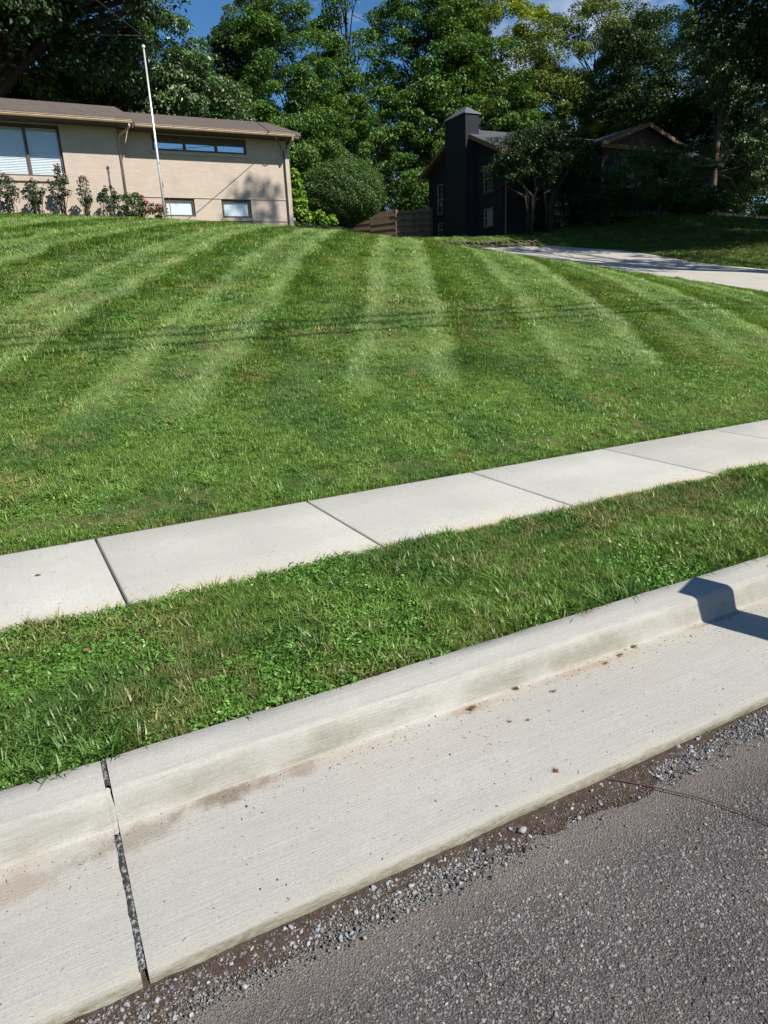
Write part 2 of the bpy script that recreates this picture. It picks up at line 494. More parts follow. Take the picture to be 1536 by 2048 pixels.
def brick_mat(name, base, mortar, bw=.21, bh=.075, strength=.5, var=.12):
    m = NM(name)
    g = m.n('ShaderNodeNewGeometry')
    # brick pattern runs along x on front faces and along y on side faces
    sx = m.xyz()
    nx = m.n('ShaderNodeSeparateXYZ'); m.t.links.new(g.outputs['Normal'], nx.inputs[0])
    f = m.math('GREATER_THAN', m.math('ABSOLUTE', nx.outputs[0]), .6)
    u = m.math('ADD', m.math('MULTIPLY', sx[0], m.math('SUBTRACT', 1, f)), m.math('MULTIPLY', sx[1], f))
    cv = m.n('ShaderNodeCombineXYZ'); m.val(u, cv.inputs[0]); m.val(sx[2], cv.inputs[1])
    b = m.n('ShaderNodeTexBrick'); m.t.links.new(cv.outputs[0], b.inputs['Vector'])
    b.inputs['Scale'].default_value = 1; b.inputs['Brick Width'].default_value = bw; b.inputs['Row Height'].default_value = bh
    b.inputs['Mortar Size'].default_value = .007; b.inputs['Mortar Smooth'].default_value = .3; b.inputs['Bias'].default_value = 0
    b.inputs['Color1'].default_value = (*[c * (1 - var) for c in base], 1); b.inputs['Color2'].default_value = (*[c * (1 + var) for c in base], 1)
    b.inputs['Mortar'].default_value = (*mortar, 1)
    col = m.mix(m.mr(m.noise(2.2, 6), .35, .75, 0, .35), b.outputs['Color'], tuple(c * .72 for c in base))
    nb = m.bump(m.math('SUBTRACT', 1, b.outputs['Fac']), strength, .012)
    nb = m.bump(m.noise(70, 4), .25, .006, nb)
    return m.set(col, .8, nb, spec=.3)
M['tan_brick'] = brick_mat('painted_tan_brick', (.445, .375, .318), (.405, .325, .27), strength=.25, var=.05)
M['tan_trim'] = simple('tan_trim_paint', (.40, .335, .275), .7, .1, 5, .1)
M['dark_brick'] = brick_mat('charcoal_painted_brick', (.021, .021, .029), (.010, .010, .014), strength=.8, var=.25)
M['dark_board'] = simple('charcoal_board', (.030, .030, .040), .6, .2, 4, .2, 40)
M['brown_paint'] = simple('brown_paint', (.070, .048, .038), .55, .15, 6, .1)
M['gutter_paint'] = simple('tan_gutter_paint', (.33, .24, .15), .5, .15, 4, .1)
M['cedar'] = simple('stained_cedar', (.15, .088, .050), .6, .3, 9, .2, 50)
M['fence'] = simple('weathered_fence_board', (.20, .135, .095), .8, .35, 7, .4, 60)
M['white'] = simple('white_blind', (.66, .68, .68), .6, .04)
M['steel'] = simple('pole_aluminium', (.75, .76, .78), .35, .06, 4, .05, 60, metal=.6)
M['rust'] = simple('rusty_iron', (.16, .085, .055), .8, .3, 40, .4, 120)
M['cable'] = simple('cable_rubber', (.02, .02, .022), .6)
M['wood_pole'] = bark_mat('creosote_pole', (.13, .095, .07))
M['timber'] = simple('landscape_timber', (.30, .23, .16), .85, .3, 8, .4, 50)
M['stone'] = simple('field_stone', (.085, .068, .055), .9, .45, 5, .8, 25)
M['filler'] = None


def shingle_mat(name, c1, c2):
    m = NM(name)
    b = m.n('ShaderNodeTexBrick'); m.t.links.new(m.mapv((1, 1, 1)), b.inputs['Vector'])
    b.inputs['Scale'].default_value = 1; b.inputs['Brick Width'].default_value = .26; b.inputs['Row Height'].default_value = .135
    b.inputs['Mortar Size'].default_value = .006; b.inputs['Color1'].default_value = (*c1, 1); b.inputs['Color2'].default_value = (*c2, 1)
    b.inputs['Mortar'].default_value = (*[x * .4 for x in c1], 1); b.inputs['Bias'].default_value = -.1
    col = m.mix(m.mr(m.noise(3, 6, .7), .35, .7, 0, .5), b.outputs['Color'], tuple(x * .7 for x in c2))
    nb = m.bump(m.math('SUBTRACT', 1, b.outputs['Fac']), .8, .015)
    nb = m.bump(m.noise(150, 3), .4, .006, nb)
    return m.set(col, .92, nb, spec=.2)
M['tan_roof'] = shingle_mat('brown_shingle', (.105, .086, .077), (.145, .122, .110))
M['dark_roof'] = shingle_mat('slate_grey_shingle', (.065, .068, .078), (.11, .115, .13))


def glass_mat(name, refl, tint=(.8, .88, .9)):
    m = NM(name)
    tr = m.n('ShaderNodeBsdfTransparent'); tr.inputs['Color'].default_value = (*tint, 1)
    g = m.n('ShaderNodeBsdfGlossy'); g.inputs['Roughness'].default_value = .02; g.inputs['Color'].default_value = (.95, .97, 1, 1)
    fr = m.n('ShaderNodeLayerWeight'); fr.inputs['Blend'].default_value = .5
    x = m.n('ShaderNodeMixShader'); m.val(m.math('ADD', m.math('MULTIPLY', m.math('POWER', fr.outputs['Facing'], 5.), .6), refl), x.inputs[0])
    m.t.links.new(tr.outputs[0], x.inputs[1]); m.t.links.new(g.outputs[0], x.inputs[2])
    m.t.links.new(x.outputs[0], m.out.inputs['Surface'])
    return m.m
M['glass'] = glass_mat('window_glass', .05, (.95, .97, .98))
M['glass_coated'] = glass_mat('coated_window_glass', .30, (.85, .88, .9))
M['grey_blind'] = simple('grey_curtain', (.42, .42, .45), .8, .1, 3)
M['interior'] = simple('dim_room', (.10, .095, .09), .9, .3, 2)  # dark panel colour standing in for the dim room behind the glass

# ------------------------------------------------------------------ geometry nodes scatter
def gn_group(collection):
    g = bpy.data.node_groups.new('scatter', 'GeometryNodeTree')
    g.interface.new_socket('Geometry', in_out='INPUT', socket_type='NodeSocketGeometry')
    g.interface.new_socket('Geometry', in_out='OUTPUT', socket_type='NodeSocketGeometry')
    N = g.nodes.new; K = g.links.new
    i = N('NodeGroupInput'); o = N('NodeGroupOutput')
    iop = N('GeometryNodeInstanceOnPoints'); ci = N('GeometryNodeCollectionInfo')
    ci.inputs['Collection'].default_value = collection
    ci.inputs['Separate Children'].default_value = True
    ci.inputs['Reset Children'].default_value = True
    def na(name, ty):
        n = N('GeometryNodeInputNamedAttribute'); n.data_type = ty; n.inputs['Name'].default_value = name
        return n.outputs['Attribute']
    e2r = N('FunctionNodeEulerToRotation'); K(na('rot', 'FLOAT_VECTOR'), e2r.inputs[0])
    K(i.outputs[0], iop.inputs['Points']); K(ci.outputs[0], iop.inputs['Instance'])
    iop.inputs['Pick Instance'].default_value = True
    K(na('pick', 'INT'), iop.inputs['Instance Index'])
    K(e2r.outputs[0], iop.inputs['Rotation']); K(na('size', 'FLOAT_VECTOR'), iop.inputs['Scale'])
    K(iop.outputs[0], o.inputs[0])
    return g


def scatter(name, P, rot, size, tint, pick, group, parent=None, **kw):
    me = bpy.data.meshes.new(name)
    n = len(P)
    me.vertices.add(n); me.vertices.foreach_set('co', np.asarray(P, np.float32).ravel())
    size = np.asarray(size, np.float32)
    if size.ndim == 1: size = np.repeat(size[:, None], 3, 1)
    for k, ty, arr, f in (('rot', 'FLOAT_VECTOR', rot, 'vector'), ('size', 'FLOAT_VECTOR', size, 'vector'), ('tint', 'FLOAT_COLOR', np.c_[tint, np.ones(n)], 'color')):
        a = me.attributes.new(k, ty, 'POINT'); a.data.foreach_set(f, np.ascontiguousarray(arr, np.float32).ravel())
    a = me.attributes.new('pick', 'INT', 'POINT'); a.data.foreach_set('value', np.asarray(pick, np.int32))
    me.update()
    o = bpy.data.objects.new(name, me); link(o, parent)
    md = o.modifiers.new('scatter', 'NODES'); md.node_group = group
    return tag(o, kind='stuff', **kw)


def euler_tilt(spin, tdir, tang):
    """euler XYZ of Rot(axis horizontal, leaning towards tdir by tang) * Rz(spin)"""
    n = len(spin)
    ax = np.stack([-np.sin(tdir), np.cos(tdir), np.zeros(n)], 1)       # z tilts towards tdir
    c, s = np.cos(tang), np.sin(tang); t = 1 - c
    x, y = ax[:, 0], ax[:, 1]
    Rm = np.zeros((n, 3, 3))
    Rm[:, 0, 0] = c + x * x * t; Rm[:, 0, 1] = x * y * t; Rm[:, 0, 2] = y * s
    Rm[:, 1, 0] = x * y * t; Rm[:, 1, 1] = c + y * y * t; Rm[:, 1, 2] = -x * s
    Rm[:, 2, 0] = -y * s; Rm[:, 2, 1] = x * s; Rm[:, 2, 2] = c
    Z = np.zeros((n, 3, 3)); Z[:, 0, 0] = np.cos(spin); Z[:, 0, 1] = -np.sin(spin); Z[:, 1, 0] = np.sin(spin); Z[:, 1, 1] = np.cos(spin); Z[:, 2, 2] = 1
    Rm = Rm @ Z
    return np.stack([np.arctan2(Rm[:, 2, 1], Rm[:, 2, 2]), np.arcsin(np.clip(-Rm[:, 2, 0], -1, 1)), np.arctan2(Rm[:, 1, 0], Rm[:, 0, 0])], 1)


def proto_collection(name): return bpy.data.collections.new(name)       # kept out of the scene, only instanced


def add_proto(coll, name, V, F, mat, attrs=None, smooth=False):
    o = mesh_np(name, V, F, mat, None, smooth, attrs)
    COL.objects.unlink(o); coll.objects.link(o)
    return o


def blades(n, radius, h0, h1, w, lean0, lean1, r, wide_tip=False):
    """n curved grass blades in a tuft: 5 verts, quad + tri each"""
    a = r.uniform(0, 2 * np.pi, n); rr = radius * np.sqrt(r.uniform(0, 1, n))
    bx, by = rr * np.cos(a), rr * np.sin(a)
    d = r.uniform(0, 2 * np.pi, n); h = r.uniform(h0, h1, n); ln = r.uniform(lean0, lean1, n)
    ww = w * r.uniform(.6, 1.3, n)
    px, py = -np.sin(d), np.cos(d)
    V = np.zeros((n, 5, 3))
    def at(t): return bx + np.cos(d) * ln * h * t * t, by + np.sin(d) * ln * h * t * t, h * (t - .32 * ln * t * t)
    for i, (t, s, wf) in enumerate(((0, -1, .8), (0, 1, .8), (.55, 1, 1), (.55, -1, 1), (1, 0, 0))):
        x, y, z = at(t)
        V[:, i, 0] = x + px * s * ww * wf * .5; V[:, i, 1] = y + py * s * ww * wf * .5; V[:, i, 2] = z - (.012 if t == 0 else 0)
    b = np.arange(n)[:, None] * 5
    Q = b + np.array([0, 1, 2, 3]); T = b + np.array([3, 2, 4])
    var = np.repeat(r.uniform(0, 1, n), 5)
    return V.reshape(-1, 3), [Q, T], {'var': ('FLOAT', 'POINT', var)}


# ------------------------------------------------------------------ ground, road, kerb, pavement
def grid_sheet(xs, ys, zf, name, mat, parent=None, smooth=True):
    X, Y = np.meshgrid(xs, ys); Z = zf(X, Y)
    V = np.stack([X, Y, Z], -1).reshape(-1, 3)
    nx, ny = len(xs), len(ys)
    i = (np.arange(ny - 1)[:, None] * nx + np.arange(nx - 1)).ravel()
    F = np.stack([i, i + 1, i + 1 + nx, i + nx], 1)
    return mesh_np(name, V, F, mat, parent, smooth)


xs = np.concatenate([np.linspace(-400, -40, 19)[:-1], np.arange(-40, -4, 2.), np.arange(-4, 50, .5), np.arange(50, 100, 5.), np.linspace(100, 500, 14)])
ys = np.concatenate([np.array([4.655]), np.arange(4.8, 36, .4), np.arange(36, 60, 2.), np.arange(60, 100, 5.), np.linspace(100, 600, 14)])
def lawn_z(X, Y):
    xc, yc = np.clip(X, -60, 100), np.clip(Y, 4, 100)
    z = terrain(xc, yc)
    return z - .012
lawn_ground = grid_sheet(xs, ys, lawn_z, 'lawn', M['soil'])
tag(lawn_ground, 'sloping front lawn ground rising from the sidewalk to the houses', kind='structure')

tag(grid_sheet(np.concatenate([np.arange(-60, -2, 4.), np.arange(-2, 9, .25), np.arange(9, 100, 4.)]), np.linspace(2.236, 3.43, 7),
               lambda X, Y: .125 + (Y - 2.236) * .045 + .012 * vnoise(X, Y, 4, 3), 'verge', M['dark_soil']), 'narrow strip of ground between kerb and sidewalk', kind='structure')

road = grid_sheet(np.concatenate([np.linspace(-200, -8, 14), np.arange(-6, 8, .5), np.linspace(9, 200, 14)]), np.concatenate([np.linspace(-6.5, 0, 8), np.linspace(.2, 1.469, 6)]),
                  lambda X, Y: -.030 + .02 * np.clip(1.469 - Y, 0, 4) * (1 - np.clip(1.469 - Y, 0, 8) / 8), 'road', M['asphalt'])
tag(road, 'worn coarse asphalt road', kind='structure')
def road_z(y): return -.030 + .02 * np.clip(1.469 - y, 0, 4) * (1 - np.clip(1.469 - y, 0, 8) / 8)
tag(grid_sheet(np.linspace(-400, 500, 10), np.linspace(-400, -6.6, 8), lambda X, Y: .05 + 0 * X, 'ground', M['soil']), 'ground on the far side of the road', kind='structure')

# --- kerb and gutter
kg = empty('kerb_and_gutter', (0, 0, 0), label='pale concrete kerb with wide gutter pan along the road', kind='structure')
prof = [(1.466, -.12), (1.466, -.014), (1.470, -.004), (1.480, .0)] + [(1.48 + (2.022 - 1.48) * t, .0 + .030 * t) for t in np.linspace(.1, 1, 9)] + \
       [(2.030, .033), (2.035, .042), (2.044, .075), (2.054, .115), (2.060, .134), (2.067, .145), (2.080, .152), (2.16, .159), (2.224, .163), (2.232, .157), (2.236, .14), (2.236, -.12)]
prof = np.array(prof)
def kerb_section(x0, x1, dx):
    n = max(2, int((x1 - x0) / dx)); X = np.linspace(x0, x1, n)
    k = len(prof)
    V = np.zeros((n, k, 3)); V[:, :, 0] = X[:, None]; V[:, :, 1] = prof[:, 0]; V[:, :, 2] = prof[:, 1]
    wob = np.stack([vnoise(X, X * 0 + j * .37, 2.2, 5) - .5 for j in range(k)], 1)
    fine = np.stack([vnoise(X, X * 0 + j * .71, 14, 8) - .5 for j in range(k)], 1)
    V[:, 1:-1, 1] += (wob * .007 + fine * .005)[:, 1:-1]; V[:, 1:-1, 2] += (wob * .004 + fine * .0015)[:, 1:-1]
    edge = (fine[:, 1:4] * .006); V[:, 1:4, 1] += edge
    # soften ends
    V[0, 1:-1, 2] -= .003; V[-1, 1:-1, 2] -= .003
    i = (np.arange(n - 1)[:, None] * k + np.arange(k - 1)).ravel()
    F = np.stack([i, i + k, i + k + 1, i + 1], 1)
    VV = np.concatenate([V.reshape(-1, 3), V[0], V[-1]])
    caps = [(np.arange(k) + n * k)[None, :], (np.arange(k) + (n + 1) * k)[None, ::-1]]
    return mesh_np('concrete_section', VV, [F] + caps, M['gutter'], kg, smooth=False)
JX = [-24, -18, -12, -6, 0, 6.1, 12.2, 18.3, 24.4, 36, 60]
for a, b in zip(JX[:-1], JX[1:]):
    o = kerb_section(a + .009, b - .009, .04 if -7 < a < 6 else .5)
    o.data.polygons.foreach_set('use_smooth', np.ones(len(o.data.polygons), bool))
# crumbling joint filler: one strip on the kerb top, one in the gutter pan
def filler_mat():
    m = NM('joint_filler_tar')
    f = m.noise(70, 5, .75)
    col = m.mix(m.mr(f, .50, .62), (.035, .038, .045), (.42, .41, .38))
    return m.set(col, .8, m.bump(f, 1., .01), spec=.35)
M['filler'] = filler_mat()
def filler(pts, w):
    mb_v = []; F = []
    for i, (x, y, z) in enumerate(pts):
        e = (random.random() - .5) * .003
        mb_v += [(x - w * .5 + e, y, z - .004), (x - w * .2, y, z + random.random() * .004), (x + w * .25, y, z + random.random() * .005), (x + w * .5 + e * .6, y, z - .005)]
    n = len(pts)
    for i in range(n - 1):
        for k in range(3):
            a = i * 4 + k; F.append((a, a + 1, a + 5, a + 4))
    return mesh_np('joint_filler', np.array(mb_v), np.array(F), M['filler'], kg)
def gz(y): return float(np.interp(y, prof[2:-3, 0], prof[2:-3, 1]))
filler([(-.0015 + .001 * math.sin(y * 40), y, gz(y) + .001) for y in np.linspace(1.495, 1.99, 46)], .0185)
filler([(-.001 + .001 * math.sin(y * 40), y, gz(y) + .001) for y in np.linspace(2.085, 2.222, 14)], .0145)
mb = MB(); mb.box(-.012, .012, 1.47, 2.23, -.1, -.02); mb.build('joint_filler', M['dirt'], kg)
pt = []
for y in np.linspace(2.0, 2.08, 14): pt.append((-.004 + random.uniform(-.003, .003), y, gz(y) - .004))
o = filler(pt, .02); o.data.materials[0] = M['gutter']

# --- sidewalk
sw = empty('sidewalk', (0, 0, 0), label='pale concrete sidewalk of square slabs across the lawn foot', kind='structure')
mb = MB(); mb.box(-60, 100, 3.40, 4.67, -.05, .17); mb.build('slab_bed', M['soil'], sw)
def slab(x0, x1):
    """slab with tooled rounded edges, top follows a slight cross fall"""
    ex = [0, .004, .012]; ez = [-.012, -.003, 0]
    xs_ = [x0 + e for e in ex] + [x0 + (x1 - x0) * t for t in (.33, .66)] + [x1 - e for e in ex[::-1]]
    ys_ = [3.42 + e for e in ex] + [3.42 + 1.235 * t for t in (.33, .66)] + [4.655 - e for e in ex[::-1]]
    dz = [-.012, -.003, 0, 0, 0, 0, -.003, -.012]
    V = []
    sk = .045
    for j, y in enumerate(ys_):
        for i, x in enumerate(xs_):
            xx = x - sk * ((y - 3.42) / 1.235)
            V.append((xx, y, .20 + .02 * (y - 3.42) / 1.235 + min(dz[i], dz[j])))
    F = [(j * 8 + i, j * 8 + i + 1, j * 8 + i + 9, j * 8 + i + 8) for j in range(7) for i in range(7)]
    n0 = len(V)
    ring = [i for i in range(8)] + [j * 8 + 7 for j in range(1, 8)] + [56 + i for i in range(6, -1, -1)] + [j * 8 for j in range(6, 0, -1)]
    V += [(V[k][0], V[k][1], .08) for k in ring]
    m_ = len(ring)
    for k in range(m_):
        a, b = ring[k], ring[(k + 1) % m_]; F.append((b, a, n0 + k, n0 + (k + 1) % m_))
    return mesh_np('slab', np.array(V), np.array(F), M['sidewalk'], sw, smooth=True)
for k in range(-5, 31):
    slab(.250 + 1.478 * k + .006, .250 + 1.478 * (k + 1) - .006)

# --- driveway
dy = np.concatenate([np.arange(4.9, 26.9, .4), [26.9]])
dl, dr = drive_l(dy), drive_r(dy)
tt = np.linspace(0, 1, 15)
DX = dl[:, None] + (dr - dl)[:, None] * tt; DY = np.repeat(dy[:, None], 15, 1)
DZ = terrain(DX, DY) + .018
V = np.stack([DX, DY, DZ], -1).reshape(-1, 3); i = (np.arange(len(dy) - 1)[:, None] * 15 + np.arange(14)).ravel()
tag(mesh_np('driveway', V, np.stack([i, i + 1, i + 16, i + 15], 1), M['driveway'], smooth=True), 'pale concrete driveway climbing past the lawn to the dark house', kind='structure')

# ------------------------------------------------------------------ tan house
def wall_holes(x0, x1, z0, z1, y, holes, depth, name, mat, parent):
    """front face at y with rectangular holes and reveals of given depth"""
    m = MB()
    X = sorted({x0, x1, *[h[0] for h in holes], *[h[1] for h in holes]}); Z = sorted({z0, z1, *[h[2] for h in holes], *[h[3] for h in holes]})
    for a, b in zip(X[:-1], X[1:]):
        for c, d in zip(Z[:-1], Z[1:]):
            if any(h[0] <= a and b <= h[1] and h[2] <= c and d <= h[3] for h in holes): continue
            m.quad((a, y, c), (b, y, c), (b, y, d), (a, y, d))
    for (a, b, c, d) in holes:
        q = y + depth
        m.quad((a, y, c), (a, y, d), (a, q, d), (a, q, c)); m.quad((b, y, c), (b, q, c), (b, q, d), (b, y, d))
        m.quad((a, y, c), (a, q, c), (b, q, c), (b, y, c)); m.quad((a, y, d), (b, y, d), (b, q, d), (a, q, d))
        m.quad((a, q + .6, c), (b, q + .6, c), (b, q + .6, d), (a, q + .6, d))
    return m.build(name, mat, parent)


def window(parent, x0, x1, z0, z1, y, panes, frame_w, glass, blind=None, head=0, frame_mat='brown_paint', slats=False):
    """frame bars, panes and blinds; y is the outer face of the frame"""
    w = MB()
    d = .07
    w.box(x0, x1, y, y + d, z0, z0 + frame_w); w.box(x0, x1, y, y + d, z1 - frame_w - head, z1)
    w.box(x0, x0 + frame_w, y + .002, y + d, z0 + frame_w, z1 - frame_w - head); w.box(x1 - frame_w, x1, y + .002, y + d, z0 + frame_w, z1 - frame_w - head)
    edges = [x0 + frame_w * .5] + list(panes) + [x1 - frame_w * .5]
    for p in panes: w.box(p - frame_w * .62, p + frame_w * .62, y - .004, y + d, z0 + frame_w, z1 - frame_w - head)
    fr = w.build('window', M[frame_mat], parent)
    for a, b in zip(edges[:-1], edges[1:]):
        g = MB(); g.box(a + frame_w * .3, b - frame_w * .3, y + .03, y + .036, z0 + frame_w * .5, z1 - frame_w * .5 - head)
        g.build('pane', M[glass], fr)
        if slats:
            s = MB(); nz = int((z1 - z0 - 2 * frame_w) / .05)
            for k in range(nz):
                zz = z0 + frame_w + .05 * (k + .5)
                s.obox(((a + b) / 2, y + .075, zz), (1, 0, 0), (0, .45, .89), (0, -.89, .45), (b - a) / 2 - frame_w * .75, .026, .0015)
            tag(s.build('slat_blind', M['white'], fr), kind='stuff')
        elif blind is not None:
            s = MB(); s.box(a + frame_w, b - frame_w, y + .055, y + .06, z0 + frame_w * .3, z1 - frame_w * .3 - head)
            s.build('blind_or_dim_room', M[blind], fr)
    return fr


th = empty('tan_house', (4, 28, 4.9), label='low tan painted brick house with brown shingle roof at the lawn top', cat='house')
th_in = th
def rel(o):     # keep world coordinates under the empty
    o.matrix_parent_inverse = Matrix.Translation(-Vector(o.parent.location)) if o.parent and o.parent.type == 'EMPTY' else Matrix.Identity(4)
    return o
PW = (-3.05, 2.36, 6.28, 7.90)
wall_holes(-14, 4.21, 4.0, 7.99, 28.0, [PW], .14, 'wall', M['tan_brick'], th)
UW = (5.46, 9.0, 7.36, 7.90); B1 = (5.58, 6.76, 5.12, 5.775); B2 = (7.80, 8.98, 5.10, 5.775)
wall_holes(4.21, 10.62, 4.0, 7.99, 28.4, [UW, B1, B2], .14, 'wall', M['tan_brick'], th)
m = MB()
m.quad((4.21, 28.0, 4.0), (4.21, 28.4, 4.0), (4.21, 28.4, 7.99), (4.21, 28.0, 7.99))
m.quad((10.62, 28.4, 4.0), (10.62, 36.5, 4.0), (10.62, 36.5, 7.99), (10.62, 28.4, 7.99)); m.quad((-14, 28, 4), (-14, 28, 7.99), (-14, 36.5, 7.99), (-14, 36.5, 4))
m.quad((10.62, 36.5, 4.0), (-14, 36.5, 4.0), (-14, 36.5, 7.99), (10.62, 36.5, 7.99)); m.quad((10.62, 28.4, 7.99), (10.62, 36.5, 7.99), (10.62, 32.2, 9.15)); m.quad((-14, 28.4, 7.99), (-14, 32.2, 9.3), (-14, 36.5, 7.99))
m.build('wall', M['tan_brick'], th)
window(th, *PW, 28.10, [-1.97, -.89, .19, 1.27], .075, 'glass', None, slats=True)
window(th, *UW, 28.47, [6.64, 7.83], .085, 'glass_coated', 'grey_blind', head=.17)
window(th, *B1, 28.48, [], .075, 'glass', 'white', head=.05)
window(th, *B2, 28.48, [], .075, 'glass', 'white', head=.05)
for (x0, x1, z0, z1, y) in ((-3.12, 2.42, 6.12, 6.279, 28.0), (5.40, 9.03, 7.24, 7.359, 28.4), (5.56, 6.80, 4.99, 5.119, 28.4), (7.78, 9.0, 4.985, 5.099, 28.4)):
    m = MB(); m.box(x0, x1, y - .06, y + .10, z0, z1); m.build('window_sill', M['tan_trim'], th, bevel=.006)
for (x0, x1, z, h) in ((4.22, 10.56, 7.115, .045), (4.22, 5.57, 5.775, .03), (6.77, 7.79, 5.775, .03), (8.99, 10.56, 5.775, .03), (4.22, 5.55, 4.975, .03), (6.81, 7.77, 4.975, .03), (9.01, 10.56, 4.975, .03)):
    m = MB(); m.box(x0, x1, 28.372, 28.41, z, z + h); m.build('brick_ledge', M['tan_trim'], th)
# eaves
def roof_slab(x0, x1, ye, ze, yr, zr, yb, name='roof', th_=.09, mat='tan_roof', parent=None):
    m = MB()
    for (ya, za, yc, zc) in ((ye, ze, yr, zr), (yb, ze, yr, zr)):
        m.quad((x0, ya, za), (x1, ya, za), (x1, yc, zc), (x0, yc, zc))
        m.quad((x0, ya, za - th_), (x0, yc, zc - th_), (x1, yc, zc - th_), (x1, ya, za - th_))
        m.quad((x0, ya, za - th_), (x1, ya, za - th_), (x1, ya, za), (x0, ya, za))
        for x in (x0, x1): m.quad((x, ya, za - th_), (x, ya, za), (x, yc, zc), (x, yc, zc - th_))
    return m.build(name, M[mat], parent)
roof_slab(-14.6, 4.78, 27.22, 8.09, 31.4, 9.44, 37.2, parent=th)
roof_slab(4.785, 10.98, 27.62, 8.07, 31.4, 9.28, 37.2, parent=th)
m = MB(); m.box(-14.5, 4.70, 27.26, 28.0, 7.93, 7.988); m.box(-14.5, 4.70, 27.24, 27.27, 7.88, 8.0)
m.box(4.715, 10.93, 27.66, 28.4, 7.935, 7.989); m.box(4.715, 10.93, 27.64, 27.67, 7.885, 7.99); m.box(10.86, 10.93, 27.67, 36.5, 7.93, 8.02)
m.build('soffit', M['brown_paint'], th)
def eave_gutter(x0, x1, y, z):
    g = MB(); pr = [(y, z), (y - .075, z), (y - .10, z + .045), (y - .095, z + .075), (y - .115, z + .085), (y - .115, z + .105), (y - .10, z + .105), (y, z + .07)]
    n = len(pr)
    for (a, b) in zip(range(n), list(range(1, n)) + [0]):
        g.quad((x0, *pr[a]), (x0, *pr[b]), (x1, *pr[b]), (x1, *pr[a]))
    g.quad(*[(x1, *p) for p in pr]); g.quad(*[(x0, *p) for p in pr[::-1]])
    return g.build('eave_gutter', M['gutter_paint'], th)
eave_gutter(-14.5, 4.66, 27.238, 7.915)
eave_gutter(4.80, 10.72, 27.638, 7.915)
g = MB(); g.tube([(4.55, 27.2, 7.92), (4.55, 27.22, 7.82), (4.50, 27.34, 7.76), (4.30, 27.86, 7.70), (4.245, 27.95, 7.62), (4.24, 27.955, 5.0)], .038, 8); g.build('downspout', M['tan_trim'], th, smooth=True)
g = MB(); g.tube([(10.62, 27.58, 7.93), (10.62, 27.62, 7.82), (10.60, 28.05, 7.64), (10.585, 28.30, 7.50)], .05, 8); g.box(10.50, 10.66, 28.25, 28.36, 4.3, 7.52); g.build('downspout', M['tan_trim'], th)
g = MB(); g.tube([(10.66, 28.45, 5.06), (10.80, 28.45, 5.06)], .075, 10); g.tube([(10.70, 28.45, 4.7), (10.70, 28.45, 5.02)], .03, 8); g.build('vent_hood', M['white'], th)
for o in th.children: rel(o)

# ------------------------------------------------------------------ dark house
dh = empty('dark_house', (30, 37, 5.6), label='charcoal painted brick house with cedar trim in tree shade', cat='house')
# main gable body
GX, Y0, Y1, YR = 26.0, 34.9, 43.0, 38.85
ZE, ZR = 9.72, 11.42
# gable wall with four window holes (faces -X)
GW = [(35.75, 36.75, 7.65, 9.1), (35.75, 36.75, 5.75, 6.78), (41.2, 42.0, 7.1, 8.9), (41.2, 42.0, 5.7, 6.6)]
m = MB()
Yc = sorted({Y0, Y1, *[h[0] for h in GW], *[h[1] for h in GW]}); Zc = sorted({3.9, ZE, *[h[2] for h in GW], *[h[3] for h in GW]})
for a, b in zip(Yc[:-1], Yc[1:]):
    for c, d in zip(Zc[:-1], Zc[1:]):
        if any(h[0] <= a and b <= h[1] and h[2] <= c and d <= h[3] for h in GW): continue
        m.quad((GX, b, c), (GX, a, c), (GX, a, d), (GX, b, d))
for (a, b, c, d) in GW:
    q = GX + .14
    m.quad((GX, a, c), (GX, a, d), (q, a, d), (q, a, c)); m.quad((GX, b, c), (q, b, c), (q, b, d), (GX, b, d)); m.quad((GX, a, c), (q, a, c), (q, b, c), (GX, b, c)); m.quad((GX, a, d), (GX, b, d), (q, b, d), (q, a, d))
m.quad((GX, Y1, ZE), (GX, Y0, ZE), (GX, YR, ZR))
m.build('gable_wall', M['dark_brick'], dh)
m = MB(); m.quad((GX, Y0, 3.9), (43.6, Y0, 3.9), (43.6, Y0, ZE), (GX, Y0, ZE)); m.quad((43.6, Y0, 3.9), (43.6, Y1, 3.9), (43.6, Y1, ZE), (43.6, Y0, ZE)); m.quad((43.6, Y1, 3.9), (GX, Y1, 3.9), (GX, Y1, ZE), (43.6, Y1, ZE)); m.quad((43.6, Y0, ZE), (43.6, Y1, ZE), (43.6, YR, ZR))
m.build('wall', M['dark_brick'], dh)
for (a, b, c, d) in GW:
    w = MB(); f = .07; x = GX + .05
    w.box(x, x + .06, a, b, c, c + f); w.box(x, x + .06, a, b, d - f, d); w.box(x + .002, x + .06, a, a + f, c + f, d - f); w.box(x + .002, x + .06, b - f, b, c + f, d - f)
    w.box(x - .004, x + .06, a + f, b - f, (c + d) / 2 - .03, (c + d) / 2 + .03)
    fr = w.build('window', M['timber'], dh)
    w = MB(); w.box(x + .03, x + .036, a + f * .5, b - f * .5, c + f * .5, d - f * .5); w.build('pane', M['glass'], fr)
    w = MB(); w.box(x + .2, x + .205, a, b, c, d); w.build('blind_or_dim_room', M['grey_blind' if d < 9 and a < 40 else 'interior'], fr)
    w = MB(); w.box(GX - .06, GX + .05, a - .05, b + .05, c - .1, c - .001); w.build('window_sill', M['dark_board'], fr)
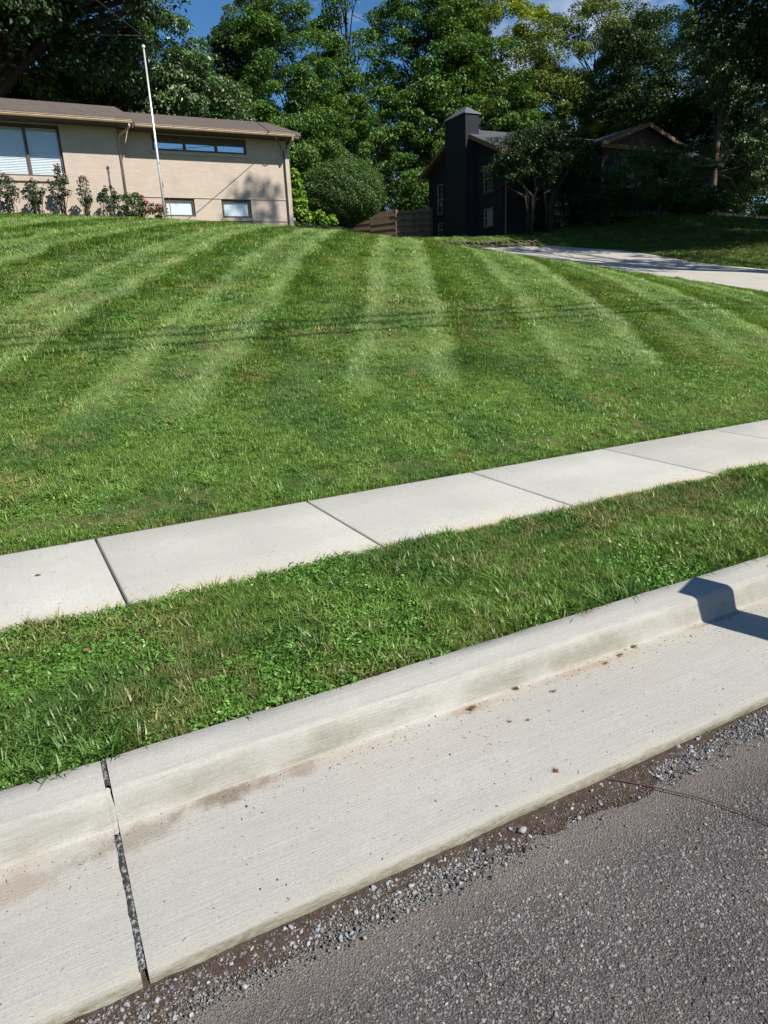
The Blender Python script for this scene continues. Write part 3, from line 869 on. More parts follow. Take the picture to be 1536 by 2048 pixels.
# chimney
CHX0, CHX1, CHY0, CHY1, CHZ = 25.3, 26.0, 37.5, 39.75, 12.05
m = MB(); m.box(CHX0, CHX1 + .25, CHY0, CHY1, 3.9, CHZ); ch = m.build('chimney', M['dark_brick'], dh)
m = MB(); e = .07; cz = CHZ
P4 = [(CHX0 - e, CHY0 - e, cz), (CHX1 + .25 + e, CHY0 - e, cz), (CHX1 + .25 + e, CHY1 + e, cz), (CHX0 - e, CHY1 + e, cz)]
Q4 = [(p[0], p[1], cz + .06) for p in P4]
ap0, ap1 = (25.78, CHY0 + .55, cz + .50), (25.78, CHY1 - .75, cz + .50)
for i in range(4): m.quad(P4[i], P4[(i + 1) % 4], Q4[(i + 1) % 4], Q4[i])
m.quad(Q4[0], Q4[1], ap0); m.quad(Q4[1], Q4[2], ap1, ap0); m.quad(Q4[2], Q4[3], ap1); m.quad(Q4[3], Q4[0], ap0, ap1); m.quad(*P4[::-1])
m.build('chimney_cap', simple('zinc_cap', (.16, .18, .22), .45, .15, 5, .1, 40, metal=.4), ch)
# main roof (ridge along X)
ov = .5; sl = (ZR - ZE) / (YR - Y0)
m = MB()
for sgn, ye in ((-1, Y0 - ov), (1, Y1 + ov)):
    ze = ZE - sl * ov
    A = (GX - .45, ye, ze + .14); B = (44.1, ye, ze + .14); Cc = (44.1, YR, ZR + .14); D = (GX - .45, YR, ZR + .14)
    m.quad(A, B, Cc, D); m.quad(*[(p[0], p[1], p[2] - .1) for p in (A, D, Cc, B)]); m.quad((A[0], A[1], A[2] - .1), (B[0], B[1], B[2] - .1), B, A)
m.build('roof', M['dark_roof'], dh)
for sgn, ye in ((-1, Y0 - ov), (1, Y1 + ov)):
    m = MB(); ze = ZE - sl * ov; x0, x1 = GX - .475, GX - .43
    for x in (x0, x1): m.quad((x, ye, ze - .12), (x, YR, ZR - .12), (x, YR, ZR + .125), (x, ye, ze + .125))
    m.quad((x0, ye, ze - .12), (x1, ye, ze - .12), (x1, YR, ZR - .12), (x0, YR, ZR - .12)); m.quad((x0, ye, ze + .125), (x0, YR, ZR + .125), (x1, YR, ZR + .125), (x1, ye, ze + .125))
    m.quad((x0, ye, ze - .12), (x0, ye, ze + .125), (x1, ye, ze + .125), (x1, ye, ze - .12))
    m.quad((x1, ye, ze), (GX, ye, ze), (GX, YR, ZR), (x1, YR, ZR))
    m.build('rake_board', M['cedar'], dh)
m = MB(); m.box(GX - .42, 44.05, Y0 - ov - .03, Y0 - ov, ZE - sl * ov - .14, ZE - sl * ov + .12); m.box(GX - .40, 44.05, Y0 - ov, Y0, ZE - sl * ov - .10, ZE - sl * ov - .04); m.build('eave_board', M['cedar'], dh)
# front wing with its own gable facing the street
WX0, WX1, WY = 31.5, 38.4, 33.1; WXC = 34.95; WZ, WZR = 9.85, 11.0
m = MB(); m.quad((WX0 + .3, WY, 3.9), (WX1 - .3, WY, 3.9), (WX1 - .3, WY, WZ), (WX0 + .3, WY, WZ)); m.quad((WX0 + .3, Y0, 3.9), (WX0 + .3, WY, 3.9), (WX0 + .3, WY, WZ), (WX0 + .3, Y0, WZ)); m.quad((WX1 - .3, WY, 3.9), (WX1 - .3, Y0, 3.9), (WX1 - .3, Y0, WZ), (WX1 - .3, WY, WZ))
m.build('wall', M['dark_brick'], dh)
nb_ = 18
for k in range(nb_):       # vertical boards that fill the gable
    a = WX0 + .35 + (WX1 - WX0 - .7) * k / nb_; b = WX0 + .35 + (WX1 - WX0 - .7) * (k + 1) / nb_ - .012
    def zt(x): return WZ + (WZR - WZ) * (1 - abs(x - WXC) / (WXC - WX0)) - .03
    q = MB(); ztops = [zt(a), zt(b)]
    q.quad((a, WY - .03, WZ), (b, WY - .03, WZ), (b, WY - .03, ztops[1]), (a, WY - .03, ztops[0])); q.quad((b, WY - .03, WZ), (b, WY + .02, WZ), (b, WY + .02, ztops[1]), (b, WY - .03, ztops[1])); q.quad((a, WY - .03, WZ), (a, WY - .03, ztops[0]), (a, WY + .02, ztops[0]), (a, WY + .02, WZ))
    q.build('gable_board', M['dark_board'], dh)
m = MB(); m.box(WX0 + .1, WX1 - .1, WY - .09, WY - .035, WZ - .16, WZ + .06); m.build('gable_beam', M['cedar'], dh)
m = MB()
for x in (WX0 - .25, WX1 + .25):
    ze = WZ - (WZR - WZ) / (WXC - WX0) * .25
    A = (x, WY - .5, ze + .12); B = (WXC, WY - .5, WZR + .12); Cc = (WXC, YR, WZR + .12); D = (x, YR, ze + .12)
    m.quad(A, B, Cc, D); m.quad(*[(p[0], p[1], p[2] - .09) for p in (A, D, Cc, B)]); m.quad((x, WY - .5, ze + .03), (x, YR, ze + .03), (x, YR, ze + .12), (x, WY - .5, ze + .12))
m.build('roof', M['dark_roof'], dh)
for x in (WX0 - .25, WX1 + .25):
    ze = WZ - (WZR - WZ) / (WXC - WX0) * .25; m = MB(); y0, y1 = WY - .535, WY - .49
    for y in (y0, y1): m.quad((x, y, ze - .12), (WXC, y, WZR - .12), (WXC, y, WZR + .105), (x, y, ze + .105))
    m.quad((x, y0, ze - .12), (x, y1, ze - .12), (WXC, y1, WZR - .12), (WXC, y0, WZR - .12)); m.quad((x, y0, ze + .105), (WXC, y0, WZR + .105), (WXC, y1, WZR + .105), (x, y1, ze + .105)); m.quad((x, y0, ze - .12), (x, y0, ze + .105), (x, y1, ze + .105), (x, y1, ze - .12))
    m.build('rake_board', M['cedar'], dh)
def fwin(x0, x1, z0, z1, y, glass='glass', blind='interior'):
    window(dh, x0, x1, z0, z1, y - .075, [(x0 + x1) / 2], .06, glass, blind, frame_mat='timber')
for a in ((33.2, 34.9, 7.6, 8.9), (36.2, 37.4, 7.6, 8.9)): fwin(*a, WY - .17)
for a in ((28.2, 29.6, 7.6, 9.0), (40.0, 41.4, 7.7, 9.0), (29.3, 30.3, 5.85, 6.5)): fwin(*a, Y0 - .17)
m = MB(); m.tube([(26.2, 34.75, 9.5), (26.2, 34.8, 5.2)], .05, 8); m.build('downspout', M['cedar'], dh)
for o in dh.children: rel(o)

# ------------------------------------------------------------------ fence, stone wall, timber edge
fe = empty('board_fence', (23, 43, 5.6), label='brown horizontal board fence running from the dark house behind the round bush', cat='fence')
def fence_run(p0, p1, posts, hz=1.72, n=9):
    p0, p1 = Vector(p0), Vector(p1); d = (p1 - p0); L_ = d.length; d /= L_; nrm = Vector((-d.y, d.x, 0))
    bm_ = {}
    for j in range(posts):
        c = p0 + d * (L_ * j / (posts - 1)); z = tz(c.x, c.y) - .15
        m = MB(); m.obox((c.x, c.y, z + (hz + .3) / 2), d, nrm, (0, 0, 1), .06, .055, (hz + .32) / 2); rel(m.build('post', M['cedar'], fe, bevel=.006))
    for j in range(posts - 1):
        a = p0 + d * (L_ * j / (posts - 1)); b = p0 + d * (L_ * (j + 1) / (posts - 1))
        za, zb = tz(a.x, a.y), tz(b.x, b.y); c = (a + b) / 2; half = (b - a).length / 2 - .03
        for k in range(n):
            off = .06 if k % 2 else -.06
            zz = (za + zb) / 2 + .08 + hz * (k + .5) / n
            m = MB(); m.obox((0, 0, 0), (1, 0, 0), (0, 1, 0), (0, 0, 1), half, .011, hz / n * .5 - .004 + (.012 if k % 2 else 0))
            o = m.build('board', M['fence'], fe)
            o.matrix_basis = Matrix.Translation(Vector((c.x, c.y, zz)) + nrm * off - fe.location) @ Matrix.Rotation(math.atan2(d.y, d.x) , 4, 'Z') @ Matrix.Rotation(-math.atan2(zb - za, 2 * half) * 0 + random.uniform(-.006, .006), 4, 'Y')
fence_run((23.2, 42.6, 0), (25.95, 42.6, 0), 3)
fence_run((23.2, 42.6, 0), (20.0, 47.8, 0), 4)
fence_run((20.0, 47.8, 0), (12.4, 48.6, 0), 4)

sw_ = empty('stone_wall', (20, 27.3, 3.9), label='low dark rubble stone wall at the head of the driveway', cat='wall')
protos = []
def rock_mesh(name, seed, sub=1, flat=.75):
    r = np.random.default_rng(seed)
    t = (1 + 5 ** .5) / 2
    V = np.array([(-1, t, 0), (1, t, 0), (-1, -t, 0), (1, -t, 0), (0, -1, t), (0, 1, t), (0, -1, -t), (0, 1, -t), (t, 0, -1), (t, 0, 1), (-t, 0, -1), (-t, 0, 1)], float)
    F = [(0, 11, 5), (0, 5, 1), (0, 1, 7), (0, 7, 10), (0, 10, 11), (1, 5, 9), (5, 11, 4), (11, 10, 2), (10, 7, 6), (7, 1, 8), (3, 9, 4), (3, 4, 2), (3, 2, 6), (3, 6, 8), (3, 8, 9), (4, 9, 5), (2, 4, 11), (6, 2, 10), (8, 6, 7), (9, 8, 1)]
    V = list(V / np.linalg.norm(V[0]))
    for _ in range(sub):
        cache = {}; G = []
        def mid(a, b):
            k = (min(a, b), max(a, b))
            if k not in cache:
                p = V[a] + V[b]; V.append(p / np.linalg.norm(p)); cache[k] = len(V) - 1
            return cache[k]
        for a, b, c in F:
            x, y, z = mid(a, b), mid(b, c), mid(c, a); G += [(a, x, z), (b, y, x), (c, z, y), (x, y, z)]
        F = G
    V = np.array(V)
    # chop with random planes for angular faces, then jitter
    for _ in range(9):
        n = r.normal(size=3); n /= np.linalg.norm(n); d = r.uniform(.38, .82); s = V @ n - d
        V -= np.where(s > 0, s, 0)[:, None] * n
    V *= 1 + r.normal(0, .05, len(V))[:, None]
    V *= np.array([r.uniform(.8, 1.25), r.uniform(.7, 1.05), flat * r.uniform(.7, 1.1)])
    return V, np.array(F)
stone_me = []
for k in range(5):
    V, F = rock_mesh('stone', 50 + k, 0 if k else 1, .8)
    o = mesh_np('stone', V, F, M['stone'], None); stone_me.append(o.data); COL.objects.unlink(o); bpy.data.objects.remove(o)
def put_stone(x, y, z, sx, sy, sz, parent):
    o = bpy.data.objects.new('stone', random.choice(stone_me)); link(o, parent)
    o.location = Vector((x, y, z)) - Vector(parent.location); o.scale = (sx, sy, sz); o.rotation_euler = (random.uniform(-.2, .2), random.uniform(-.2, .2), random.uniform(0, 6.28))
for row in range(3):
    x = 16.6 + row * .12
    while x < 22.9 - row * .15:
        w = random.uniform(.18, .34); y = 27.32 + row * .05 + max(0, x - 21.5) * .15
        put_stone(x + w / 2, y + random.uniform(-.04, .04), 3.66 + (x - 16.6) * .015 + row * .17 + random.uniform(0, .05), w * .62, .17, .115, sw_); x += w * .93

te = empty('timber_edging', (42, 32.2, 5.9), label='low weathered timber edging beside the right hand planting', cat='edging')
for (x0, y0, x1, y1) in ((39.0, 33.6, 41.4, 32.7), (41.4, 32.7, 43.9, 31.7), (43.9, 31.7, 46.8, 30.9)):
    za, zb = tz(x0, y0), tz(x1, y1); d = Vector((x1 - x0, y1 - y0, zb - za)); l = d.length; d.normalize(); nn = Vector((-d.y, d.x, 0)).normalized()
    for k in range(2):
        m = MB(); m.obox(((x0 + x1) / 2, (y0 + y1) / 2, (za + zb) / 2 + .08 + .15 * k), d, nn, d.cross(nn), l / 2 - .01, .07, .072); rel(m.build('timber', M['timber'], te, bevel=.01))
    m = MB(); m.box(x0 - .05, x0 + .05, y0 - .2, y0 - .1, za - .1, za + .42); rel(m.build('stake', M['timber'], te))

# ------------------------------------------------------------------ trees and shrubs
def leaf_quads(C, out, size, r, droop=.35, aspect=.55, upb=.7):
    """C centres (n,3), out outward dirs; returns V,F : folded rhombus leaves"""
    n = len(C)
    nrm = out * .45 + np.array([0, 0, upb]) + r.normal(0, .55, (n, 3)); nrm /= np.linalg.norm(nrm, axis=1)[:, None]
    ax = out * .6 + r.normal(0, .7, (n, 3)); ax[:, 2] -= droop
    ax -= nrm * (ax * nrm).sum(1)[:, None]; ax /= np.maximum(np.linalg.norm(ax, axis=1), 1e-6)[:, None]
    sd_ = np.cross(nrm, ax)
    s = size * r.uniform(.65, 1.3, n)[:, None]
    V = np.empty((n, 4, 3))
    V[:, 0] = C - ax * s * .5; V[:, 2] = C + ax * s * .5 - nrm * s * .10
    V[:, 1] = C + sd_ * s * aspect * .5 + nrm * s * .08; V[:, 3] = C - sd_ * s * aspect * .5 + nrm * s * .08
    F = np.arange(n * 4).reshape(n, 4)
    return V.reshape(-1, 3), F


def clump_points(centres, radii, per, r, flat=.6, top=.55):
    """points in flattened pads round the centres; returns points, outward directions, pad id"""
    n = len(centres) * per
    idx = np.repeat(np.arange(len(centres)), per)
    d = r.normal(size=(n, 3)); d /= np.linalg.norm(d, axis=1)[:, None]
    d[:, 2] = np.where(r.uniform(size=n) < top, np.abs(d[:, 2]), d[:, 2])
    q = r.uniform(.25, 1, n) ** .45
    P = centres[idx] + d * (q * radii[idx])[:, None] * np.array([1, 1, flat])
    P += r.normal(0, .06, (n, 3)) * radii[idx][:, None]
    return P, d, idx


def tree(name, label, base, blobs, leaf, nclump, per, lsize, crad=(.7, 1.3), trunk_r=.3, bark='bark', seed=1, group=None, limbs=16, flat=.6, shell=.5, droop=.35, trunk_top=None, cat='tree', lean=(0, 0), nostraight=False, aspect=.55, visible_trunk=True, extra=None):
    r = np.random.default_rng(seed)
    bx, by = base; bz = tz(np.clip(bx, -60, 100), np.clip(by, -4, 100)) if by > 4.6 else .05
    root = empty(name, (bx, by, bz), label=label, cat=cat, group=group)
    blobs = np.array(blobs, float); vol = blobs[:, 3] * blobs[:, 4] * blobs[:, 5]
    pick = r.choice(len(blobs), nclump, p=vol ** .8 / (vol ** .8).sum())
    d = r.normal(size=(nclump, 3)); d /= np.linalg.norm(d, axis=1)[:, None]
    q = shell + (1 - shell) * r.uniform(0, 1, nclump) ** .5
    q *= r.uniform(.85, 1.1, nclump)
    Cn = blobs[pick, :3] + d * q[:, None] * blobs[pick, 3:]
    if extra is not None: Cn = np.vstack([Cn, np.array(extra, float)])
    Rn = r.uniform(*crad, len(Cn))
    lsize *= .86; per = int(per * 1.9)
    P, out, idx = clump_points(Cn, Rn, per, r, flat)
    cen = np.average(blobs[:, :3], 0, vol)
    oc = Cn - cen; oc /= np.maximum(np.linalg.norm(oc, axis=1), 1e-6)[:, None]
    V, F = leaf_quads(P, out * .7 + oc[idx] * .5, lsize, r, droop, aspect)
    var = np.clip(.5 + .22 * r.normal(size=len(Cn))[idx] + .18 * r.normal(size=len(P)), 0, 1)
    cr_ = mesh_np('crown', V - np.array([bx, by, bz]), F, L[leaf], root, False, {'var': ('FLOAT', 'FACE', var)})
    # trunk and limbs
    tt_ = trunk_top or (cen[0], cen[1], cen[2] + blobs[:, 5].mean() * .4)
    b0 = Vector((bx, by, bz - .3)); t1 = Vector(tt_)
    m = MB(); npt = 9; trunk = []
    for i in range(npt):
        t = i / (npt - 1); p = b0.lerp(t1, t)
        wob = Vector((math.sin(t * 5 + seed) * .25, math.cos(t * 4 + seed) * .2, 0)) * min(1, t * 2) * (t1 - b0).length / 15
        trunk.append(p + wob)
    rs = [trunk_r * (1.35 if i == 0 else 1 - .8 * i / (npt - 1)) for i in range(npt)]
    m.tube(trunk, rs, 10)
    order = r.permutation(len(Cn))[:limbs]
    if extra is not None: order = list(order) + list(range(nclump, len(Cn)))
    for k in order:
        c = Vector(Cn[k]); t = min(.92, max(.22, (c.z - b0.z) / max(.1, (t1.z - b0.z)) - r.uniform(.15, .4)))
        i = int(t * (npt - 1)); s0 = trunk[i].lerp(trunk[min(npt - 1, i + 1)], t * (npt - 1) - i)
        r0 = max(.02, trunk_r * (1 - .8 * t) * .5)
        mid = s0.lerp(c, .5) + Vector((r.normal() * .25, r.normal() * .25, (c - s0).length * .12))
        m.tube([s0, s0.lerp(mid, .5), mid, mid.lerp(c, .6), c], [r0, r0 * .8, r0 * .6, r0 * .4, r0 * .15], 6)
        for _ in range(2):
            e = c + Vector(r.normal(size=3) * .9); m.tube([mid, mid.lerp(e, .5) + Vector(r.normal(size=3) * .15), e], [r0 * .4, r0 * .25, r0 * .08], 4)
    m.build('trunk', M[bark], root, smooth=True, origin=None)
    o = root.children[-1]; o.matrix_parent_inverse = Matrix.Translation((-bx, -by, -bz))
    return root


WG = 'trees standing behind the two houses'
# far trees that close the view (individual trees, each with its own shape)
far_labels = ['dark tree far behind the tan house roof, leftmost of the far row', 'dark tree far behind the tan house, second of the far row from the left', 'dark tree far behind the gap between the houses, seen above the round bush',
              'dark tree far behind the board fence', 'dark tree far behind the chimney', 'dark tree far behind the dark house ridge', 'dark tree far behind the front gable of the dark house', 'dark tree far behind the right hand planting', 'dark tree far at the right edge behind the grey trunk']
for k, (x, y) in enumerate([(-2, 60), (9, 66), (20, 70), (31, 68), (43, 72), (54, 68), (64, 62), (72, 54), (76, 44)]):
    h = 9 + (k * 37 % 5); hk = (1, .8, .62, .8, 1, 1, .9, .9, .8)[k]
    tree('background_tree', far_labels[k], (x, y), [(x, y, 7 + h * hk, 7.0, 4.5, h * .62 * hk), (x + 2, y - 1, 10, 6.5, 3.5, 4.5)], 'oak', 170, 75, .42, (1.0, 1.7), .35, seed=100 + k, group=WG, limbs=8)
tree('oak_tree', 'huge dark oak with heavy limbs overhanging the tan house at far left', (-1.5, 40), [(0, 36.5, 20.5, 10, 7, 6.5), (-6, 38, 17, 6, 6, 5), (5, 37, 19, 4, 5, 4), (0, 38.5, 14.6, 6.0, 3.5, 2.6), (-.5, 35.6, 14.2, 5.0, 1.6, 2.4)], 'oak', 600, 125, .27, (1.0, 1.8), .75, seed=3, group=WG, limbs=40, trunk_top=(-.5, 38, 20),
     extra=[(7.6, 36.5, 14.9), (8.6, 36.4, 15.6), (6.6, 36.2, 15.9), (9.6, 37, 16.6)])
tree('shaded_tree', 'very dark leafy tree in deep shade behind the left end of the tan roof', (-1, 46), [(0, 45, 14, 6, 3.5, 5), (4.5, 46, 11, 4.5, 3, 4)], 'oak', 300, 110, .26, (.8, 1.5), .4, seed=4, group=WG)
tree('hickory_tree', 'sunlit hickory with long leaves directly behind the flagpole', (9, 43), [(7.2, 41, 12.6, 4.6, 2.6, 3.2), (10.6, 42, 12.2, 3.2, 2.5, 2.4), (8.9, 42, 14.0, 2.3, 2.4, 3.4)], 'hickory', 180, 190, .26, (.6, 1.1), .35, seed=5, group=WG, droop=.8, aspect=.38, flat=.55)
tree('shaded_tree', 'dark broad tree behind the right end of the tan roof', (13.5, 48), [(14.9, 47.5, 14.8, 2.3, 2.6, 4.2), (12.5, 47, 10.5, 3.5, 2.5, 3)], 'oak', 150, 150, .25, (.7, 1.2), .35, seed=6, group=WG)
tree('lush_tree', 'lush mid green tree rising behind the right corner of the tan house', (16.8, 43.5), [(16.6, 43.5, 14.3, 2.9, 2.6, 4.8), (15.2, 43, 10.2, 2.5, 2.2, 2.6), (18.2, 44, 11.5, 2.2, 2.2, 3.6)], 'lush', 190, 190, .21, (.55, .95), .26, seed=8, group=WG, droop=.6, aspect=.42)
tree('pale_tree', 'pale olive tree with a thin crown against the sky, far behind the tan roof', (20, 63), [(20.6, 62, 23.0, 2.3, 2.4, 4.6), (20.2, 62, 17, 2.4, 2.4, 3.6)], 'olive', 95, 110, .28, (.6, 1.1), .25, seed=9, group=WG)
tree('airy_tree', 'tall airy tree with dark forked trunk showing against the sky', (25.2, 54), [(25.2, 54, 23, 3.2, 2.6, 5.2), (24.2, 54, 17.5, 2.2, 2, 2.6)], 'lush', 75, 110, .24, (.55, 1.0), .30, seed=10, group=WG, limbs=34, trunk_top=(25.6, 54, 24))
tree('young_tree', 'slim young tree with loose bright leaves right behind the round bush', (21.8, 46.8), [(21.8, 46.8, 12.8, 1.9, 1.7, 4.2), (20.5, 46.5, 9.2, 1.8, 1.6, 2.4)], 'lush', 120, 130, .20, (.45, .8), .14, seed=11, group=WG)
tree('maple_tree', 'big dense maple in layered clumps left of the chimney', (29.5, 49.5), [(29.3, 49.3, 17.5, 4.7, 3.8, 6.8), (27.5, 48.6, 11.2, 3.6, 3.0, 3.6), (32.2, 49.5, 19, 3.2, 3, 5)], 'maple', 330, 150, .23, (.65, 1.25), .45, seed=12, group=WG, flat=.45)
tree('yellow_tree', 'tall yellow green tree between the maple and the olive tree above the dark ridge', (44.5, 59), [(44, 58.5, 23.5, 4.2, 3.4, 7.0), (42, 58, 18, 3, 3, 4)], 'yellow', 200, 130, .26, (.6, 1.15), .3, seed=13, group=WG)
tree('shaded_tree', 'dark slender tree with several stems close behind the chimney', (34.5, 47), [(34.6, 47, 15, 2.4, 2.2, 4.6), (37.8, 48, 13, 3, 2.4, 2.6)], 'maple', 120, 120, .22, (.5, .9), .25, seed=14, group=WG, limbs=24)
tree('olive_tree', 'wide olive green tree behind the front gable of the dark house', (48, 52), [(47.5, 52, 20, 5.2, 3.8, 6.2), (44.5, 51.5, 16.5, 3.4, 3, 3.6), (52.5, 51.5, 19, 3.6, 3.2, 5.6)], 'olive', 310, 130, .24, (.65, 1.25), .4, seed=15, group=WG, limbs=24)
tree('shaded_tree', 'dark tree with low boughs above the front gable of the dark house', (52, 46), [(50, 46, 18, 5.5, 3.2, 5.5), (53, 45, 14, 3.5, 3, 3)], 'oak', 220, 120, .24, (.7, 1.3), .4, seed=16, group=WG)
tree('sweetgum_tree', 'glossy leaved tree with a straight grey trunk at the right edge', (49.0, 39.0), [(51.5, 39, 17.0, 3.6, 3, 4.0), (52.8, 38.5, 12.0, 2.8, 2.6, 3.6), (46.6, 39, 18.6, 2.0, 2.2, 2.6)], 'gum', 210, 150, .24, (.5, .95), .26, bark='bark_mid', seed=17, group=WG, droop=.9, aspect=.5, trunk_top=(49.4, 39, 24))
tree('shaded_tree', 'dark tree behind the sweetgum trunk at the right edge', (58, 43), [(57.5, 43, 15, 4.5, 3, 6.5), (55.5, 42, 9.5, 3.5, 2.5, 2.6)], 'oak', 170, 110, .27, (.7, 1.3), .35, seed=18, group=WG)
# trees outside the frame on the right: their shade falls on the driveway, the dark house and the right hand lawn
SG = 'shade trees right of the frame'
tree('shade_tree', 'tall shade tree standing right of the driveway near the road', (26.5, 5.6), [(25.5, 6.5, 20, 6.0, 5.5, 6.0), (20.5, 8.0, 22, 3.5, 3.5, 4.5), (27, 9, 15.5, 4, 4, 3)], 'maple', 70, 60, .34, (.8, 1.4), .45, seed=21, group=SG, limbs=40,
     extra=[(16.9, 9.6, 24.6), (17.6, 8.4, 26.0), (16.2, 10.4, 23.6), (17.9, 9.3, 22.5), (18.8, 8.8, 20.7), (18.2, 10.6, 19.6)])
tree('shade_tree', 'tall shade tree in the middle of the right hand lawn', (38.5, 15), [(37, 15, 17, 7.5, 6, 6), (32, 15.5, 16.5, 4.8, 4.5, 4), (45, 14, 16, 6, 5, 5)], 'oak', 480, 90, .34, (.9, 1.6), .5, seed=22, group=SG, limbs=30)
tree('shade_tree', 'tall dark shade tree whose boughs hang into the top right corner', (43, 23.5), [(38, 24, 18, 8, 6, 6.0), (34.5, 25.5, 15.0, 4.0, 3.5, 3.0), (41, 26.5, 13.0, 4.5, 3, 3), (46, 24, 15, 5, 5, 5)], 'oak', 420, 100, .30, (.8, 1.5), .55, seed=23, group=SG, limbs=46)


def shrub(name, label, base, blobs, leaf, n, lsize, seed, stems=6, stem_r=.02, cat='shrub', group=None, clumps=None, bark='bark', stem_h=None, aspect=.55, droop=.1, crad=(.15, .3), upb=.7):
    r = np.random.default_rng(seed); bx, by = base; bz = tz(bx, by)
    root = empty(name, (bx, by, bz), label=label, cat=cat, group=group)
    bl = np.array(blobs, float)                      # relative to base
    vol = bl[:, 3] * bl[:, 4] * bl[:, 5]; k = clumps or 40
    pick = r.choice(len(bl), k, p=vol / vol.sum()); d = r.normal(size=(k, 3)); d /= np.linalg.norm(d, axis=1)[:, None]
    Cn = bl[pick, :3] + d * (.45 + .55 * r.uniform(0, 1, k) ** .5)[:, None] * bl[pick, 3:]
    Cn[:, 2] = np.maximum(Cn[:, 2], .05)
    Rn = r.uniform(*crad, k)
    P, out, idx = clump_points(Cn, Rn, max(1, n // k), r, .75)
    V, F = leaf_quads(P, out, lsize, r, droop, aspect, upb)
    V[:, 2] = np.maximum(V[:, 2], .01)
    var = np.clip(.5 + .2 * r.normal(size=k)[idx] + .2 * r.normal(size=len(P)), 0, 1)
    mesh_np('foliage', V, F, L[leaf], root, False, {'var': ('FLOAT', 'FACE', var)})
    if stems:
        m = MB()
        for c in Cn[r.permutation(k)[:stems]]:
            s0 = Vector((r.normal() * .08, r.normal() * .08, -.1)); c = Vector(c)
            m.tube([s0, s0.lerp(c, .5) + Vector((r.normal() * .05, r.normal() * .05, .05)), c], [stem_r, stem_r * .8, stem_r * .3], 5)
        m.build('stem', M[bark], root, smooth=True)
    return root, Cn


# clipped round bush
def clipped_bush():
    r = np.random.default_rng(31); bx, by = 15.2, 33.2; bz = tz(bx, by)
    root = empty('round_bush', (bx, by, bz), label='large clipped round bush between the two houses', cat='bush')
    n = 46000
    d = r.normal(size=(n, 3)); d /= np.linalg.norm(d, axis=1)[:, None]
    lat = d[:, 2]
    rad = np.where(lat > 0, 1, 1 - .42 * np.abs(lat) ** 1.2)
    lump = 1 + .04 * np.sin(d[:, 0] * 5 + 1) * np.sin(d[:, 2] * 6 + 2) + .045 * np.sin(d[:, 2] * 13 + d[:, 0] * 9) + .035 * np.sin(d[:, 0] * 23 + d[:, 2] * 17)
    q = r.uniform(.84, 1.03, n) + np.where(r.uniform(size=n) > .97, r.uniform(0, .09, n), 0)
    P = d * np.array([2.05, 1.95, 1.72]) * (rad * lump * q)[:, None] + np.array([0, 0, 1.82])
    V, F = leaf_quads(P, d, .085, r, 0, .5, .35)
    mesh_np('foliage', V, F, L['bush'], root, False, {'var': ('FLOAT', 'FACE', np.clip(.5 + .25 * r.normal(size=n), 0, 1))})
    # dark twiggy core, so the bush is not see-through
    m = MB()
    for k in range(40):
        a = r.uniform(0, 6.28); e = Vector((math.cos(a) * r.uniform(.3, 1.5), math.sin(a) * r.uniform(.3, 1.5), r.uniform(.9, 2.9)))
        m.tube([(r.normal() * .12, r.normal() * .12, -.1), (e.x * .4, e.y * .4, e.z * .5), e], [.05, .035, .01], 5)
    m.build('stem', M['bark'], root)
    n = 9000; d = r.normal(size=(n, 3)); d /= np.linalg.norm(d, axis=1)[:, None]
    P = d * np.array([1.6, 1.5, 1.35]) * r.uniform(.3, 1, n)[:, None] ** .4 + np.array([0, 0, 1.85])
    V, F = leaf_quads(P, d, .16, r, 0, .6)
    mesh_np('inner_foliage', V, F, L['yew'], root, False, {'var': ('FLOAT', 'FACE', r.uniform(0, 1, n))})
clipped_bush()
shrub('low_bush', 'low flat clipped bush just past the tan house corner', (12.1, 30.2), [(0, 0, .12, 1.0, .5, .22)], 'yew', 4500, .07, 41, 0, group='low bushes past the tan house corner')
shrub('low_bush', 'low flat clipped bush at the foot of the round bush', (13.5, 30.4), [(0, 0, .08, .8, .5, .22)], 'yew', 4500, .07, 42, 0, group='low bushes past the tan house corner')
shrub('lime_shrub', 'bright lime green leafy shrub climbing beside the tan house corner', (11.9, 31.2), [(.05, 0, 1.3, .42, .4, 1.3), (-.15, 0, 2.5, .3, .3, .6), (.9, -.5, .55, .9, .45, .22)], 'lime', 5200, .15, 43, 10, .02, clumps=70, crad=(.14, .28), aspect=.7)

